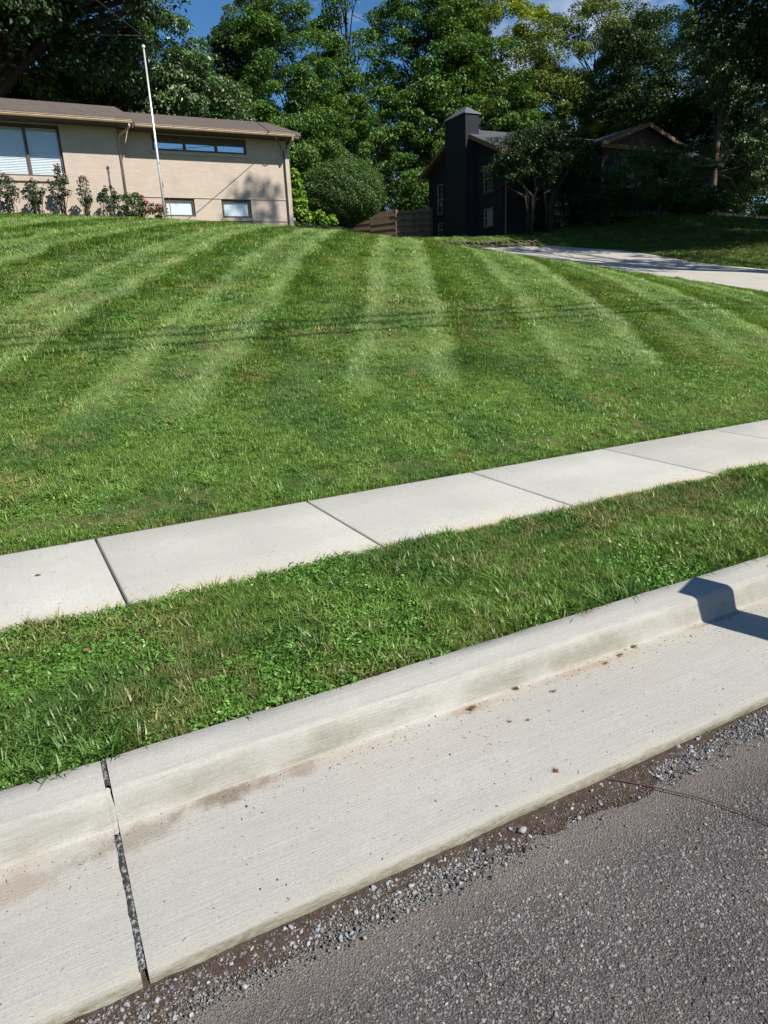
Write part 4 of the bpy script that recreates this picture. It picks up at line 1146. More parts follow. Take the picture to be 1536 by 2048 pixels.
# roses along the tan house
RG = 'rose bushes along the tan house wall'
roses = [(.40, .58, 1.28, 'upright rose bush with pink blooms, farthest left under the picture window'), (1.20, .58, 1.15, 'rose bush with pink blooms spilling right, second from the left under the picture window'),
         (2.0, .50, 1.45, 'tallest rose bush with red blooms crossing the picture window corner'), (2.76, .36, 1.15, 'thin sparse rose bush with bare side shoots'), (3.52, .54, 1.15, 'full rounded rose bush left of the downspout'),]
for k, (x, w, h, lab) in enumerate(roses):
    by = 27.2
    root, Cn = shrub('rose_bush', lab, (x, by), [(0, 0, h * .62, w * .62, w * .55, h * .34), (0, 0, h * .3, w * .25, w * .25, h * .2)] + ([(0, 0, h * .95, .12, .1, .25)] if k in (0, 2, 3) else []), 'rose', 1500 if k != 3 else 800, .075, 50 + k, 16, .014, group=RG, clumps=52, crad=(.06, .14), bark='bark', aspect=.6)
    r = np.random.default_rng(70 + k); nb = (4, 5, 5, 2, 2)[k]; m = MB()
    top = Cn[np.argsort(-Cn[:, 2])][:nb + 6]; sel = top[r.permutation(len(top))[:nb]]
    for c in sel:
        m.ball((c[0] + r.normal() * .05, c[1] - .12, c[2] + .12), r.uniform(.022, .04), 6, 4)
    b = m.build('blooms', L['bloom'], root); b.data.attributes.new('var', 'FLOAT', 'FACE').data.foreach_set('value', r.uniform(0, 1, len(b.data.polygons)).astype(np.float32)); tag(b, kind='stuff')
root, Cn = shrub('azalea_bush', 'low spreading flowering bush with deep pink blooms left of the flagpole', (4.5, 27.3), [(-.2, 0, .42, .5, .45, .45), (.45, -.1, .25, .5, .4, .3)], 'azalea', 3600, .075, 60, 12, .012, clumps=55, crad=(.1, .2))
r = np.random.default_rng(90); m = MB()
for c in Cn[Cn[:, 0] > .1][:22]: m.ball((c[0] + .05, c[1] - .16, c[2] + .08), r.uniform(.03, .06), 6, 4)
b = m.build('blooms', L['bloom'], root); b.data.attributes.new('var', 'FLOAT', 'FACE').data.foreach_set('value', r.uniform(0, 1, len(b.data.polygons)).astype(np.float32)); tag(b, kind='stuff')

# planting in front of the dark house
CG = 'multi stemmed trees before the dark house'
def multi_stem(lab, base, h, stems, blobs, seed, leaf='yew', lsize=.13, nclump=130, per=110):
    r = np.random.default_rng(seed); bx, by = base; bz = tz(bx, by)
    root = empty('crepe_myrtle', (bx, by, bz), label=lab, cat='tree', group=CG)
    bl = np.array(blobs, float); vol = bl[:, 3] * bl[:, 4] * bl[:, 5]
    pick = r.choice(len(bl), nclump, p=vol / vol.sum()); d = r.normal(size=(nclump, 3)); d /= np.linalg.norm(d, axis=1)[:, None]
    Cn = bl[pick, :3] + d * (.5 + .5 * r.uniform(0, 1, nclump) ** .5)[:, None] * bl[pick, 3:]
    P, out, idx = clump_points(Cn, r.uniform(.3, .6, nclump), per, r, .6); V, F = leaf_quads(P, out, lsize, r, .2, .5)
    mesh_np('crown', V, F, L[leaf], root, False, {'var': ('FLOAT', 'FACE', np.clip(.5 + .2 * r.normal(size=nclump)[idx] + .2 * r.normal(size=len(P)), 0, 1))})
    m = MB()
    for k in range(stems):
        a = 6.28 * k / stems + r.uniform(-.3, .3); e = Vector(Cn[r.integers(nclump)]); s0 = Vector((math.cos(a) * .12, math.sin(a) * .12, -.1))
        kn = Vector((math.cos(a) * .35, math.sin(a) * .3, h * .45))
        m.tube([s0, s0.lerp(kn, .5) + Vector((r.normal() * .06, 0, 0)), kn, kn.lerp(e, .6), e], [.10, .085, .075, .05, .02], 7)
    m.build('trunk', M['bark'], root, smooth=True)
multi_stem('multi stemmed tree with pale trunk before the dark house, nearer the chimney', (25.9, 32.2), 4.4, 4, [(.2, 0, 4.0, 2.4, 1.4, 1.3), (-1.4, .2, 3.3, 1.1, 1.1, .8), (1.4, 0, 4.6, 1.4, 1.2, .9)], 201)
multi_stem('multi stemmed tree with pale trunk before the dark house, nearer the front gable', (27.4, 32.4), 4.6, 4, [(.6, 0, 4.2, 2.3, 1.4, 1.3), (1.8, .2, 3.4, 1.2, 1.1, 1.0)], 202)
shrub('yew_shrub', 'tall dark evergreen shrub left of the small lawn tree', (30.3, 31.6), [(0, 0, 1.5, 1.7, 1.2, 1.5), (1.2, 0, 1.1, 1.2, 1, 1.1), (-.8, .3, 2.6, 1.0, .9, 1.1)], 'yew', 16000, .10, 211, 8, .03, clumps=130, crad=(.2, .45), group='dark evergreen shrubs before the dark house')
shrub('yew_shrub', 'dark evergreen shrub under the eave right of the multi stemmed trees', (28.6, 33.4), [(0, 0, 1.2, 1.3, 1, 1.2)], 'yew', 7000, .10, 212, 6, .03, clumps=70, crad=(.2, .4), group='dark evergreen shrubs before the dark house')
shrub('dark_shrub', 'broad dark shrub right of the small lawn tree', (36.4, 31.6), [(0, 0, .9, 1.5, 1, .9), (1.5, 0, 1.2, 1.4, 1, 1.0)], 'yew', 13000, .11, 213, 6, .03, clumps=110, crad=(.2, .45), group='dark evergreen shrubs before the dark house')
shrub('dark_shrub', 'dark rounded shrub beside the timber edging', (40.2, 33.0), [(0, 0, .9, 1.4, 1, .95)], 'yew', 8000, .11, 214, 6, .03, clumps=80, crad=(.2, .45), group='dark evergreen shrubs before the dark house')
shrub('leafy_plant', 'loose sunlit leafy plant behind the timber edging', (42.6, 33.0), [(0, 0, .9, .9, .6, .9), (.7, 0, .5, .6, .5, .5)], 'cover', 2600, .15, 215, 9, .015, clumps=60, crad=(.12, .3))
shrub('fern_plant', 'bright fern like plant at the right end of the timber edging', (45.4, 32.0), [(0, 0, .5, .9, .6, .45)], 'weed', 1600, .2, 216, 9, .012, clumps=40, crad=(.12, .3), aspect=.3)
o, _ = shrub('ground_cover', 'bright low ground cover at the foot of the dark house planting', (33.8, 31.6), [(0, 0, .12, 3.6, .6, .16)], 'cover', 7000, .12, 217, 0, clumps=110, crad=(.12, .3))
# small lawn tree with layered lacy crown
tree('lace_tree', 'small layered tree with a dark trunk on the shady lawn', (31.6, 28.6), [(31.0, 28.6, 7.4, 2.8, 2.0, .9), (33.2, 28.6, 8.1, 2.2, 1.8, .8), (30.4, 28.8, 8.2, 1.7, 1.5, .6), (32.2, 28.4, 6.6, 2.6, 1.8, .5)], 'japan', 150, 110, .14, (.35, .7), .13, seed=24, limbs=22, flat=.35, droop=.6, aspect=.3, trunk_top=(31.9, 28.6, 7.6))
for k, (x, y, w, h, lab) in enumerate([(12.5, 49.5, 3.5, 3.4, 'dark understorey bush behind the lime shrub'), (18.0, 49.8, 3.2, 3.0, 'dark understorey bush behind the round bush'), (23.8, 50.0, 3.0, 3.2, 'dark understorey bush behind the board fence'), (33, 52.0, 4.0, 3.5, 'dark understorey bush behind the dark house gable')]):
    shrub('understorey_bush', lab, (x, y), [(0, 0, h * .5, w, 1.2, h * .55)], 'oak', 9000, .2, 230 + k, 6, .05, clumps=90, crad=(.4, .8), group='understorey bushes')

# ------------------------------------------------------------------ flagpole, plant hook, cables, poles, added shadow caster
fz = tz(4.95, 25.1)
fp = empty('flagpole', (4.95, 25.1, fz), label='tall thin silver flagpole with small ball in front of the tan house', cat='flagpole')
m = MB(); m.tube([(0, 0, -.3), (0, 0, 1.7), (0, 0, 5.0)], [.042, .040, .026], 10); m.build('pole', M['steel'], fp, smooth=True)
m = MB(); m.ball((0, 0, 5.06), .055, 10, 7); m.build('ball', M['white'], fp, smooth=True)
m = MB(); m.tube([(.05, -.02, 1.05), (.055, -.02, 1.2)], .012, 6); m.tube([(-.02, 0, 4.9), (.06, 0, 4.93)], .012, 6); m.build('cleat', M['cable'], fp)
hk = empty('plant_hook', (5.25, 25.6, tz(5.25, 25.6)), label='rusty iron plant hook with scrolled arms beside the flagpole', cat='plant hook')
m = MB(); m.tube([(0, 0, -.2), (0, 0, .72)], .013, 6); m.build('rod', M['rust'], hk)
for s in (-1, 1):
    m = MB(); pts = [(0, 0, .64)] + [(s * (.1 + .12 * t), 0, .64 + .02 * math.sin(t * 3)) for t in (0, .5, 1)]
    pts += [(s * (.22 + .07 * math.sin(a) * (1 - a / 11)), 0, .57 + .07 * math.cos(a) * (1 - a / 11)) for a in np.linspace(0, 7.5, 16)]
    m.tube(pts, .006, 5); m.build('scroll_arm', M['rust'], hk)
def cable(p0, p1, sag, r, name, lab, group=None, n=28):
    p0, p1 = Vector(p0), Vector(p1); pts = []
    for i in range(n + 1):
        t = i / n; p = p0.lerp(p1, t); p.z -= sag * 4 * t * (1 - t); pts.append(p)
    m = MB(); m.tube(pts, r, 6); o = m.build(name, M['cable'], None, smooth=True)
    return tag(o, lab, 'cable', group)
o = cable((-11.6, 2.8, 10.9), (9.75, 27.6, 8.03), .25, .012, 'service_cable', 'thin black service cable sloping down to the tan house eave')
m = MB(); m.tube([(9.75, 27.58, 8.02), (10.0, 27.62, 7.8), (10.35, 28.1, 7.55), (10.48, 28.3, 7.35), (10.56, 28.34, 6.9), (10.6, 28.36, 6.6)], .016, 5)
tag(m.build('cable_loop', M['cable'], None), 'black cable loop hanging at the right corner of the tan house', 'cable')
UG = 'utility poles outside the frame'
for k, (x, y, h, lab) in enumerate([(-12, 2.8, 11.2, 'round wooden utility pole left of the frame'), (34, 4.0, 10.5, 'round wooden utility pole far right of the frame')]):
    up = empty('utility_pole', (x, y, .15), label=lab, cat='utility pole', group=UG)
    m = MB(); m.tube([(0, 0, -.3), (0, 0, h)], [.16, .10], 12); m.build('pole', M['wood_pole'], up, smooth=True)
    m = MB(); m.box(-.05, .05, -.9, .9, h - .7, h - .58); m.build('crossarm', M['wood_pole'], up)
for k, z in enumerate((6.95, 7.4, 7.75)):
    cable((-12, 2.55, z), (34, 4.4, z + .45), .55, .029, 'overhead_cable', ('lowest', 'middle', 'highest')[k] + ' of three overhead cables along the road', 'overhead cables along the road')
bc = empty('shadow_caster', (3.205, 1.22, 0), label='unseen planks right of the frame, added to cast the kerb shadow', cat='shadow_caster')  # made-up planks out of view, only there to throw the kerb shadow
bdir = Vector((math.sin(SUN_AZ), math.cos(SUN_AZ), 0)); bper = Vector((-bdir.y, bdir.x, 0))
for off in (0, .60):
    hh = .60 if off == 0 else .47
    m = MB(); m.obox(Vector((0, 0, hh - .06)) + bper * off, bper, bdir, (0, 0, 1), .12, .02, hh); m.build('caster_leg', M['timber'], bc)
m = MB(); m.obox(Vector((0, 0, .16)) + bper * .33 + bdir * .035, bper, bdir, (0, 0, 1), .50, .012, .07); m.build('plank', M['white'], bc)

# ------------------------------------------------------------------ loose gravel, asphalt stones, debris
peb = proto_collection('pebble_shapes')
for k in range(7):
    V, F = rock_mesh('pebble', 300 + k, 0 if k < 5 else 1, .7)
    add_proto(peb, 'pebble_%d' % k, V, F, M['pebble'])
GP = gn_group(peb)
def stone_tints(n, r, lo=.09, hi=.34, warm=.1):
    b = r.uniform(0, 1, n) ** 1.6 * (hi - lo) + lo
    w = r.normal(0, warm * .5, n)
    t = np.stack([b * (1 + w * .6), b, b * (1 - w)], 1)
    k = r.uniform(size=n); t[k > .996] = np.array([.30, .17, .11]); t[(k > .985) & (k < .996)] = np.array([.42, .41, .39])
    return t
r = np.random.default_rng(400)
n = 330000
P = np.stack([r.uniform(-.9, 4.2, n), r.uniform(.15, 1.44, n), np.zeros(n)], 1)
P = P[seen(P, 900)]; n = len(P)
sz = r.gamma(3.2, .00085, n) + .0011
band = np.clip((P[:, 1] + .10 * (vnoise(P[:, 0], P[:, 1], 6, 2) - .5) - 1.10) / .25, 0, 1)
sz *= 1 - .35 * band
P[:, 2] = road_z(P[:, 1]) - sz * r.uniform(-.15, .45, n)
base = stone_tints(n, r, .085, .29, .12) * np.array([1.03, .98, .97])
dust = np.array([.225, .195, .177])
tint = base * (1 - .60 * band[:, None]) + dust * .60 * band[:, None]
tint *= (.72 + .36 * vnoise(P[:, 0], P[:, 1], 2.2, 5) + .2 * vnoise(P[:, 0], P[:, 1], 9, 6))[:, None]
scatter('road_aggregate', P, euler_tilt(r.uniform(0, 6.28, n), r.uniform(0, 6.28, n), r.uniform(0, .5, n)), np.stack([sz * 1.15, sz, sz * .8], 1), tint, r.integers(0, 5, n), GP, label='coarse stones bound in the asphalt surface', cat='asphalt stones')
# dirt strip beside the gutter, with ragged edge
X = np.arange(-1.5, 5, .012); edge = 1.356 + .035 * (vnoise(X, X * 0, 3, 11) - .5) * 2 + .02 * (vnoise(X, X * 0, 14, 12) - .5) * 2 + .008 * (vnoise(X, X * 0, 45, 13) - .5) * 2
edge = np.where(X > 1.65, edge + np.clip((X - 1.65) * .12, 0, .07), edge)
rows = 9; V = []
for j in range(rows):
    t = j / (rows - 1); y = edge + (1.4655 - edge) * t
    V.append(np.stack([X, y, road_z(y) + .001 + .007 * smooth01(t * 2.5) + .004 * vnoise(X, y, 60, 4)], 1))
V = np.concatenate(V); i = (np.arange(rows - 1)[:, None] * len(X) + np.arange(len(X) - 1)).ravel()
tag(mesh_np('dirt_strip', V, np.stack([i, i + 1, i + 1 + len(X), i + len(X)], 1), M['dirt'], smooth=True), 'brown dirt washed along the road edge below the gutter', kind='structure')
n = 48000
x = r.uniform(-.7, 4.2, n); t = r.beta(2.2, 1.7, n); y = 1.300 + .160 * t
dens = np.clip(.25 + 1.5 * vnoise(x, y * 0, 2.3, 21) - .6 * (x > 1.15) * (x < 1.7), .12, 1)
keep = (r.uniform(size=n) < dens * (.35 + t)); x, y = x[keep], y[keep]; n = len(x)
sz = r.gamma(2.0, .0009, n) + .0009
big = r.uniform(size=n) > .975; sz[big] = r.uniform(.006, .0115, big.sum())
P = np.stack([x, y, road_z(y) + .007 + sz * .35], 1); ok = seen(P, 500); P, sz = P[ok], sz[ok]; n = len(P)
scatter('gravel', P, euler_tilt(r.uniform(0, 6.28, n), r.uniform(0, 6.28, n), r.uniform(0, .9, n)), sz, stone_tints(n, r, .09, .42, .09), r.integers(0, 7, n), GP, label='loose grey gravel along the foot of the gutter', cat='gravel')
n = 45000
x = r.uniform(-.7, 4.0, n); y = 1.29 + .175 * r.uniform(size=n); ok = y > np.interp(x, X, edge) - .008 * r.uniform(size=n); x, y = x[ok], y[ok]; n = len(x)
P = np.stack([x, y, road_z(y) + .006 + .003 * smooth01((y - 1.33) / .05)], 1); ok = seen(P, 500); P = P[ok]; n = len(P)
tn = np.array([.115, .088, .070]) * r.uniform(.5, 1.7, n)[:, None]
scatter('soil_crumbs', P, euler_tilt(r.uniform(0, 6.28, n), r.uniform(0, 6.28, n), r.uniform(0, .9, n)), r.gamma(2., .0007, n) + .0008, tn, r.integers(0, 5, n), GP, label='dry brown soil crumbs in the dirt along the gutter foot', cat='soil')
# sand and grit flecks lying in the gutter and on the kerb foot
n = 1500
x = r.uniform(-.7, 4.5, n); y = np.where(r.uniform(size=n) < .45, r.normal(1.985, .03, n), r.uniform(1.5, 2.02, n)); y = np.clip(y, 1.49, 2.025)
P = np.stack([x, y, np.interp(y, prof[2:14, 0], prof[2:14, 1]) + .001], 1); sz = r.gamma(2, .0007, n) + .0006
scatter('grit', P, euler_tilt(r.uniform(0, 6.28, n), r.uniform(0, 6.28, n), r.uniform(0, .6, n)), sz, stone_tints(n, r, .05, .2, .25), r.integers(0, 5, n), GP, label='fine dark grit scattered over the gutter pan', cat='grit')
n = 1500
x = r.uniform(-.8, 8, n); y = np.where(r.uniform(size=n) < .6, 3.43 + np.abs(r.normal(0, .16, n)), r.uniform(3.43, 4.65, n)); y = np.minimum(y, 4.64)
x2 = r.uniform(-.8, 4.5, 220); y2 = r.uniform(1.49, 2.02, 220)
P = np.concatenate([np.stack([x, y, .2012 + .02 * (y - 3.42) / 1.235], 1), np.stack([x2, y2, np.interp(y2, prof[2:14, 0], prof[2:14, 1]) + .001], 1)]); n = len(P)
ln = r.uniform(.004, .013, n); tn = np.where(r.uniform(size=n)[:, None] < .5, np.array([.10, .13, .045]), np.array([.16, .12, .07])) * r.uniform(.4, 1.4, n)[:, None]
scatter('grass_clippings', P, euler_tilt(r.uniform(0, 6.28, n), r.uniform(0, 6.28, n), r.uniform(0, .15, n)), np.stack([ln, ln * .14, ln * .09], 1), tn, r.integers(0, 5, n), GP, label='dry grass clippings strewn over the sidewalk and gutter', cat='clippings')
# the few large stones, each a thing
GS = 'larger stones by the gutter'
big_st = [(1.14, 1.405, .019, 'largest grey stone lying alone in the dirt below the gutter'), (1.115, 1.437, .012, 'small pale stone touching the largest grey stone'), (.678, 1.440, .014, 'angular grey stone against the gutter edge, right one of the left cluster'), (.632, 1.446, .016, 'grey chipped stone against the gutter edge, left one of the left cluster'),
          (-.05, 1.435, .014, 'white wedge shaped stone near the lower left corner'), (1.46, 1.438, .013, 'pale round stone halfway along the gutter edge'), (1.90, 1.455, .014, 'dark grey stone in the gravel near the right edge'), (2.0, 1.45, .012, 'light grey stone in the gravel near the right edge')]
M['stone_grey'] = simple('grey_gravel_stone', (.30, .31, .33), .8, .25, 60, .5, 200)
for k, (x, y, s, lab) in enumerate(big_st):
    V, F = rock_mesh('s', 340 + k, 1, .8)
    o = mesh_np('gravel_stone', V, F, M['stone_grey']); o.scale = (s, s * .9, s * .85); o.location = (x, y, float(road_z(np.array(y))) + .006 + s * .45); o.rotation_euler = (.2 * k, .3 * k, k * 1.3)
    tag(o, lab, 'stone', GS)

# grass-clipping and mud lumps in the gutter, fallen leaves on the lawn
M['mud'] = simple('dried_mud', (.15, .085, .055), .95, .35, 60, .8, 200, spec=.1)
def clump_thing(name, lab, cat, x, y, z, sx, sy, h, mat, seed, group, shreds=0):
    r = np.random.default_rng(seed); m = MB()
    root = empty(name, (x, y, z), label=lab, cat=cat, group=group)
    for k in range(9):
        V, F = rock_mesh('c', seed * 13 + k, 0, .6); s = r.uniform(.25, .5)
        V = V * np.array([sx * s, sy * s, h * r.uniform(.5, 1)]) + np.array([r.normal() * sx * .42, r.normal() * sy * .42, h * .3]); b = len(m.v)
        m.v += [tuple(p) for p in V]; m.f += [tuple(int(q) + b for q in f) for f in F]
    m.build('lump', M['mud'] if mat == 'mud' else L[mat], root)
    if shreds:
        V, F, A = blades(shreds, max(sx, sy) * .8, .008, .02, .0016, .6, 1.6, r)
        mesh_np('shreds', V, F, L['dry' if mat == 'mud' else mat], root, False, {'var': ('FLOAT', 'POINT', A['var'][2])})
DG = 'brown clumps lying in the gutter'
for k, (x, y, sx, sy, h, mat, lab) in enumerate([(1.348, 1.995, .026, .018, .012, 'mud', 'widest brown clump in the gutter, at the end of the stain'), (1.588, 2.020, .014, .012, .016, 'mud', 'upright brown clump against the kerb foot'), (1.712, 1.933, .016, .007, .006, 'mud', 'thin brown clump out in the gutter pan, left of the grass sprig'),
         (1.402, 1.558, .017, .010, .007, 'mud', 'brown clump lying alone nearer the road edge of the gutter'), (2.161, 2.000, .020, .010, .010, 'mud', 'brown clump just below the grass sprig'), (2.055, 1.984, .022, .006, .005, 'mud', 'long flat brown clump left of the grass sprig'), (1.43, 1.856, .009, .006, .005, 'mud', 'small brown fleck right of the widest clump'), (1.50, 1.83, .008, .005, .004, 'mud', 'tiny brown fleck, farthest right of the widest clump')]):
    clump_thing('brown_clump', lab, 'debris', x, y, gz(y) + .001, sx, sy, h, mat, 500 + k, DG, 10)
clump_thing('grass_sprig', 'small green grass sprig lying against the kerb foot', 'sprig', 2.271, 2.022, gz(2.02) + .001, .020, .010, .014, 'weed', 520, None, 26)
clump_thing('seed_cone', 'small brown lump on the sidewalk at the verge edge', 'debris', 1.50, 3.50, .202, .022, .014, .012, 'mud', 521, None, 0)
def dry_leaf(lab, x, y, z, s, rz, tilt, group):
    a = np.linspace(0, 1, 6); wdt = np.sin(a * np.pi) ** .8 * .34
    V = []; 
    for t, w in zip(a, wdt): V += [(s * (t - .5), -w * s, .06 * s + .22 * s * w), (s * (t - .5), 0, .02 * s + .1 * s * t * t), (s * (t - .5), w * s, .06 * s + .30 * s * w)]
    F = [(i * 3 + k, i * 3 + k + 3, i * 3 + k + 4, i * 3 + k + 1) for i in range(5) for k in range(2)]
    o = mesh_np('fallen_leaf', np.array(V), np.array(F), L['dry'], None, False, {'var': ('FLOAT', 'FACE', np.full(10, random.random()))})
    o.location = (x, y, z); o.rotation_euler = (tilt, .2, rz)
    return tag(o, lab, 'leaf', group)
LG = 'fallen dry leaves'
for x, y, s, lab in [(6.12, 5.70, .09, 'reddish fallen leaf on the right part of the big lawn'), (2.22, 9.75, .08, 'orange fallen leaf on the light mown stripe left of centre'), (1.04, 6.2, .07, 'dark brown fallen leaf on the lower left lawn'), (1.59, 5.52, .05, 'pinkish fallen leaf just above the sidewalk'), (-.19, 7.43, .07, 'pale fallen leaf at the left edge of the lawn'), (11.9, 10.6, .09, 'pale fallen leaf near the driveway edge of the lawn')]:
    dry_leaf(lab, x, y, tz(x, y) + .045, s, random.uniform(0, 6), .3, LG)
dry_leaf('brown fallen leaf on the verge near the left edge of the photo', .02, 3.02, .205, .032, .6, .4, LG)
dry_leaf('tiny orange leaf on the sidewalk near the left edge', -.147, 4.142, .212, .035, .3, .1, LG)
m = MB(); m.tube([(1.55, 1.45, -.012), (1.642, 1.353, -.014), (1.735, 1.228, -.012), (1.802, 1.095, -.012), (1.83, 1.0, -.012)], .0022, 5)
tag(m.build('dry_stem', simple('dry_stem_brown', (.09, .05, .04), .8), None), 'thin curved dry stem lying on the asphalt at the right', 'twig')

# ------------------------------------------------------------------ turf
tuft = proto_collection('turf_shapes')
r = np.random.default_rng(600)
for k in range(5):
    V, F, A = blades(46, .060, .035, .075, .0042, .25, 1.25, r); add_proto(tuft, 'a_lawn_%d' % k, V, F, M['grass'], A)
for k in range(3):
    V, F, A = blades(22, .050, .06, .11, .0078, .5, 1.5, r); add_proto(tuft, 'b_crab_%d' % k, V, F, M['grass'], A)
for k in range(2):                    # broad leaf weeds and clover
    n = 30; a = r.uniform(0, 6.28, n); rr = .06 * np.sqrt(r.uniform(0, 1, n)); C = np.stack([rr * np.cos(a), rr * np.sin(a), r.uniform(.02, .05, n)], 1)
    V, F = leaf_quads(C, np.stack([np.cos(a), np.sin(a), 0 * a], 1), .024, r, 0, .50, 1.0); add_proto(tuft, 'c_weed_%d' % k, V, F, M['grass'], {'var': ('FLOAT', 'POINT', np.repeat(r.uniform(0, .88, n), 4))})
GT = gn_group(tuft)      # indices: 0-4 lawn, 5-7 crab grass, 8-9 weeds

STRIPE = math.radians(28.5)
LIGHT = [(-10.2, -8.9), (-7.6, -6.5), (-5.0, -3.98), (-2.95, -1.87), (-.52, .68), (2.0, 3.45), (4.7, 5.9), (7.2, 8.4)]
def stripe(x, y):
    q = x * math.cos(STRIPE) - y * math.sin(STRIPE) + .18 * (vnoise(x, y, .7, 31) - .5) + .12 * (vnoise(x, y, 3, 32) - .5)
    qs, bs = [], []
    for k, (a, b) in enumerate(LIGHT):
        nx = LIGHT[k + 1][0] if k + 1 < len(LIGHT) else b + 1.4
        qs += [a - .12, a + .10, a + .38, b - .35, b - .10, b + .12, b + .45, (b + nx) / 2 + .15, nx - .35]
        bs += [.20, .88, .42, .50, 1.0, .0, .14, .40, .28]
    s = np.interp(q, qs, bs)
    s = np.clip(s + .24 * (vnoise(x, y, 1.6, 34) - .5) + .24 * (vnoise(x, y, 6, 35) - .5), 0, 1)
    fade = smooth01((y - 6.0 - .5 * (vnoise(x, y, 1.2, 33) - .5)) / .7)
    return s, fade
def turf(name, x, y, z, size, lab, lawn=True, shade=False, seed=1, hs=1.0):
    r = np.random.default_rng(seed); n = len(x)
    P = np.stack([x, y, z], 1)
    s, fade = stripe(x, y) if lawn else (np.zeros(n), np.zeros(n))
    spin = r.uniform(0, 6.28, n)
    # light stripes lean towards the road and dark ones away, turned to set their brightness; the headland was mown along the sidewalk
    az = math.pi / 2 - STRIPE
    tdir = np.where(s > .45, az + math.pi, az) + r.normal(0, .45, n)
    tang = np.abs(s - .45) * .70 * fade + r.uniform(0, .3, n) * (1 - fade) if lawn else r.uniform(0, .35, n)
    tdir = np.where(fade > .4, tdir, r.uniform(0, 6.28, n)) if lawn else r.uniform(0, 6.28, n)
    e = .15; gx = (terrain(x + e, y) - terrain(x - e, y)) / (2 * e) if lawn else 0 * x; gy = (terrain(x, y + e) - terrain(x, y - e)) / (2 * e) if lawn else 0 * x
    tx, ty = tang * np.cos(tdir) - .85 * gx, tang * np.sin(tdir) - .85 * gy
    rot = euler_tilt(spin, np.arctan2(ty, tx), np.hypot(tx, ty))
    g1 = np.array([.146, .272, .046]); g2 = np.array([.212, .332, .066]); dry = np.array([.33, .29, .12]); deep = np.array([.085, .195, .037])
    a = vnoise(x, y, 1.1, 41); b = vnoise(x, y, 4.5, 42); c = vnoise(x, y, 14, 43)
    mixv = np.clip(.15 + .55 * a + .35 * (b - .5) + .3 * (c - .5), 0, 1)[:, None]
    col = g1 * (1 - mixv) + g2 * mixv
    dp = np.clip((vnoise(x, y, 2.1, 44) - .52) * 3, 0, .75)[:, None]; col = col * (1 - dp) + deep * dp
    dd = np.clip((.5 * vnoise(x, y, 1.7, 45) + .5 * vnoise(x, y, 9, 46) - (.54 if not lawn else .66)) * 4, 0, .6)[:, None]; col = col * (1 - dd) + dry * dd
    if lawn:    # light stripes tinted paler: blade undersides, plus the bent blades' sheen put into colour
        pale = np.array([.315, .405, .165]); w = (s * fade * .52)[:, None]; col = col * (1 - w) + pale * w
    col = col * r.uniform(.70, 1.27, n)[:, None] * (.62 if shade else 1. if lawn else .9)  # shade flag puts the right lawn's tree shade into its blade colour
    u = r.uniform(size=n); pk = r.integers(0, 5, n)
    crab = np.clip((vnoise(x, y, 2.4, 51) - .38) * (1.6 if not lawn else .5), 0, .6) + .05
    pk = np.where(u < crab, r.integers(5, 8, n), pk)
    weed = np.clip((vnoise(x, y, 1.9, 52) - .58) * 2.0, 0, .5)
    u2 = r.uniform(size=n); isw = u2 < (weed if not lawn else weed * .4); pk = np.where(isw, r.integers(8, 10, n), pk)
    col[isw] = np.array([.130, .27, .048]) * r.uniform(.8, 1.3, isw.sum())[:, None]
    zs = r.uniform(.75, 1.25, n) * hs * (.8 + .5 * vnoise(x, y, 3.3, 53))
    sz = np.stack([size * r.uniform(.85, 1.2, n), size * r.uniform(.85, 1.2, n), size * zs], 1)
    return scatter(name, P, rot, sz, col, pk, GT, label=lab, cat='grass')
def jitter(x0, x1, y0, y1, sp, r):
    X, Y = np.meshgrid(np.arange(x0, x1, sp), np.arange(y0, y1, sp)); X = X.ravel() + r.uniform(-.6, .6, X.size) * sp; Y = Y.ravel() + r.uniform(-.6, .6, Y.size) * sp
    return X, Y
r = np.random.default_rng(700)
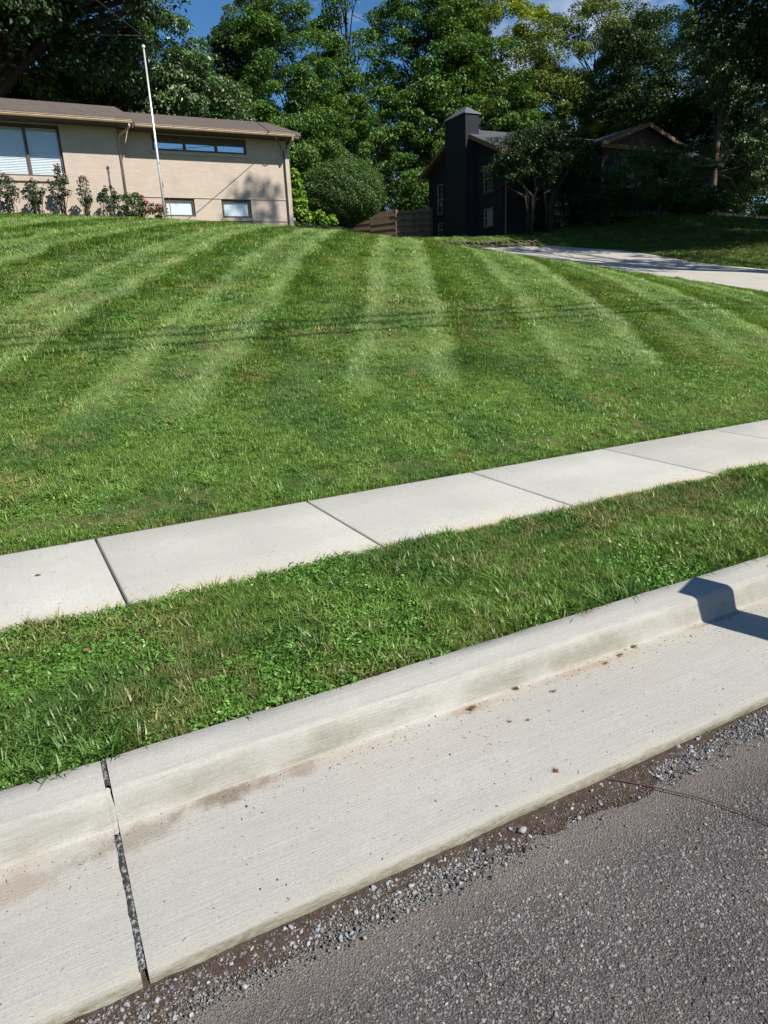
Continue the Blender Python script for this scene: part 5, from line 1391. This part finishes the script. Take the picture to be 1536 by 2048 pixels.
# verge
x, y = jitter(-1.0, 9.5, 2.25, 3.44, .030, r)
e0 = 2.255 + .02 * (vnoise(x, x * 0, 7, 61) - .5); e1 = 3.42 + .035 * (vnoise(x, x * 0, 4, 62) - .5) * 2
k = (y > e0) & (y < e1); x, y = x[k], y[k]; z = .125 + (y - 2.236) * .045 + .012 * vnoise(x, y, 4, 3)
k = seen(np.stack([x, y, z], 1)); turf('verge_grass', x[k], y[k], z[k], np.full(k.sum(), .76), 'coarse weedy grass on the strip between kerb and sidewalk', False, seed=71, hs=.95)
# main lawn, three distance belts
segs = []
for (y0, y1, sp, s) in ((4.66, 8.2, .046, .85), (8.2, 14.5, .075, 1.25), (14.5, 29.5, .125, 1.9)):
    x, y = jitter(-6, 18, y0, y1, sp, r); k = (x < drive_l(y) - .03 + .05 * vnoise(x, y, 5, 63)) & (y > 4.675 + .02 * vnoise(x, x * 0, 6, 64)); x, y = x[k], y[k]
    k = ~((y > 27.9) & (x < 4.3)) & ~((y > 28.3) & (x < 10.7)); x, y = x[k], y[k]
    z = terrain(x, y) - .012; k = seen(np.stack([x, y, z], 1), 260); segs.append((x[k], y[k], z[k], np.full(k.sum(), s)))
x, y, z, s = [np.concatenate(q) for q in zip(*segs)]
turf('lawn_grass', x, y, z, s, 'striped mown grass of the big front lawn', True, seed=72, hs=.75)
# side yard between the houses and the shady lawn right of the driveway
x, y = jitter(10.5, 27, 28, 44, .30, r); k = ~((x > 25.2) & (y > 34.5)) & (x > 10.8) & ~((y < 29.5) & (x < 18)) ; x, y = x[k], y[k]; z = terrain(x, y) - .012
turf('side_yard_grass', x, y, z, np.full(len(x), 2.2), 'grass between the two houses', True, seed=73, hs=.7)
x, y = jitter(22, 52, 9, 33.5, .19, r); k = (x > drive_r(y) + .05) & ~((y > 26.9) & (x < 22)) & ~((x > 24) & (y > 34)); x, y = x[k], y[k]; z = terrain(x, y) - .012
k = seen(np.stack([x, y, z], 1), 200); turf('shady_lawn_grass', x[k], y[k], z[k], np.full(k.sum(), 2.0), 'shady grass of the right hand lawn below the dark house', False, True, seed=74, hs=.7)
print('tris', sum(2 * len(o.data.polygons) for o in bpy.data.objects if o.type == 'MESH'), 'tufts', sum(len(o.data.vertices) for o in bpy.data.objects if 'grass' in o.name and o.type == 'MESH'))
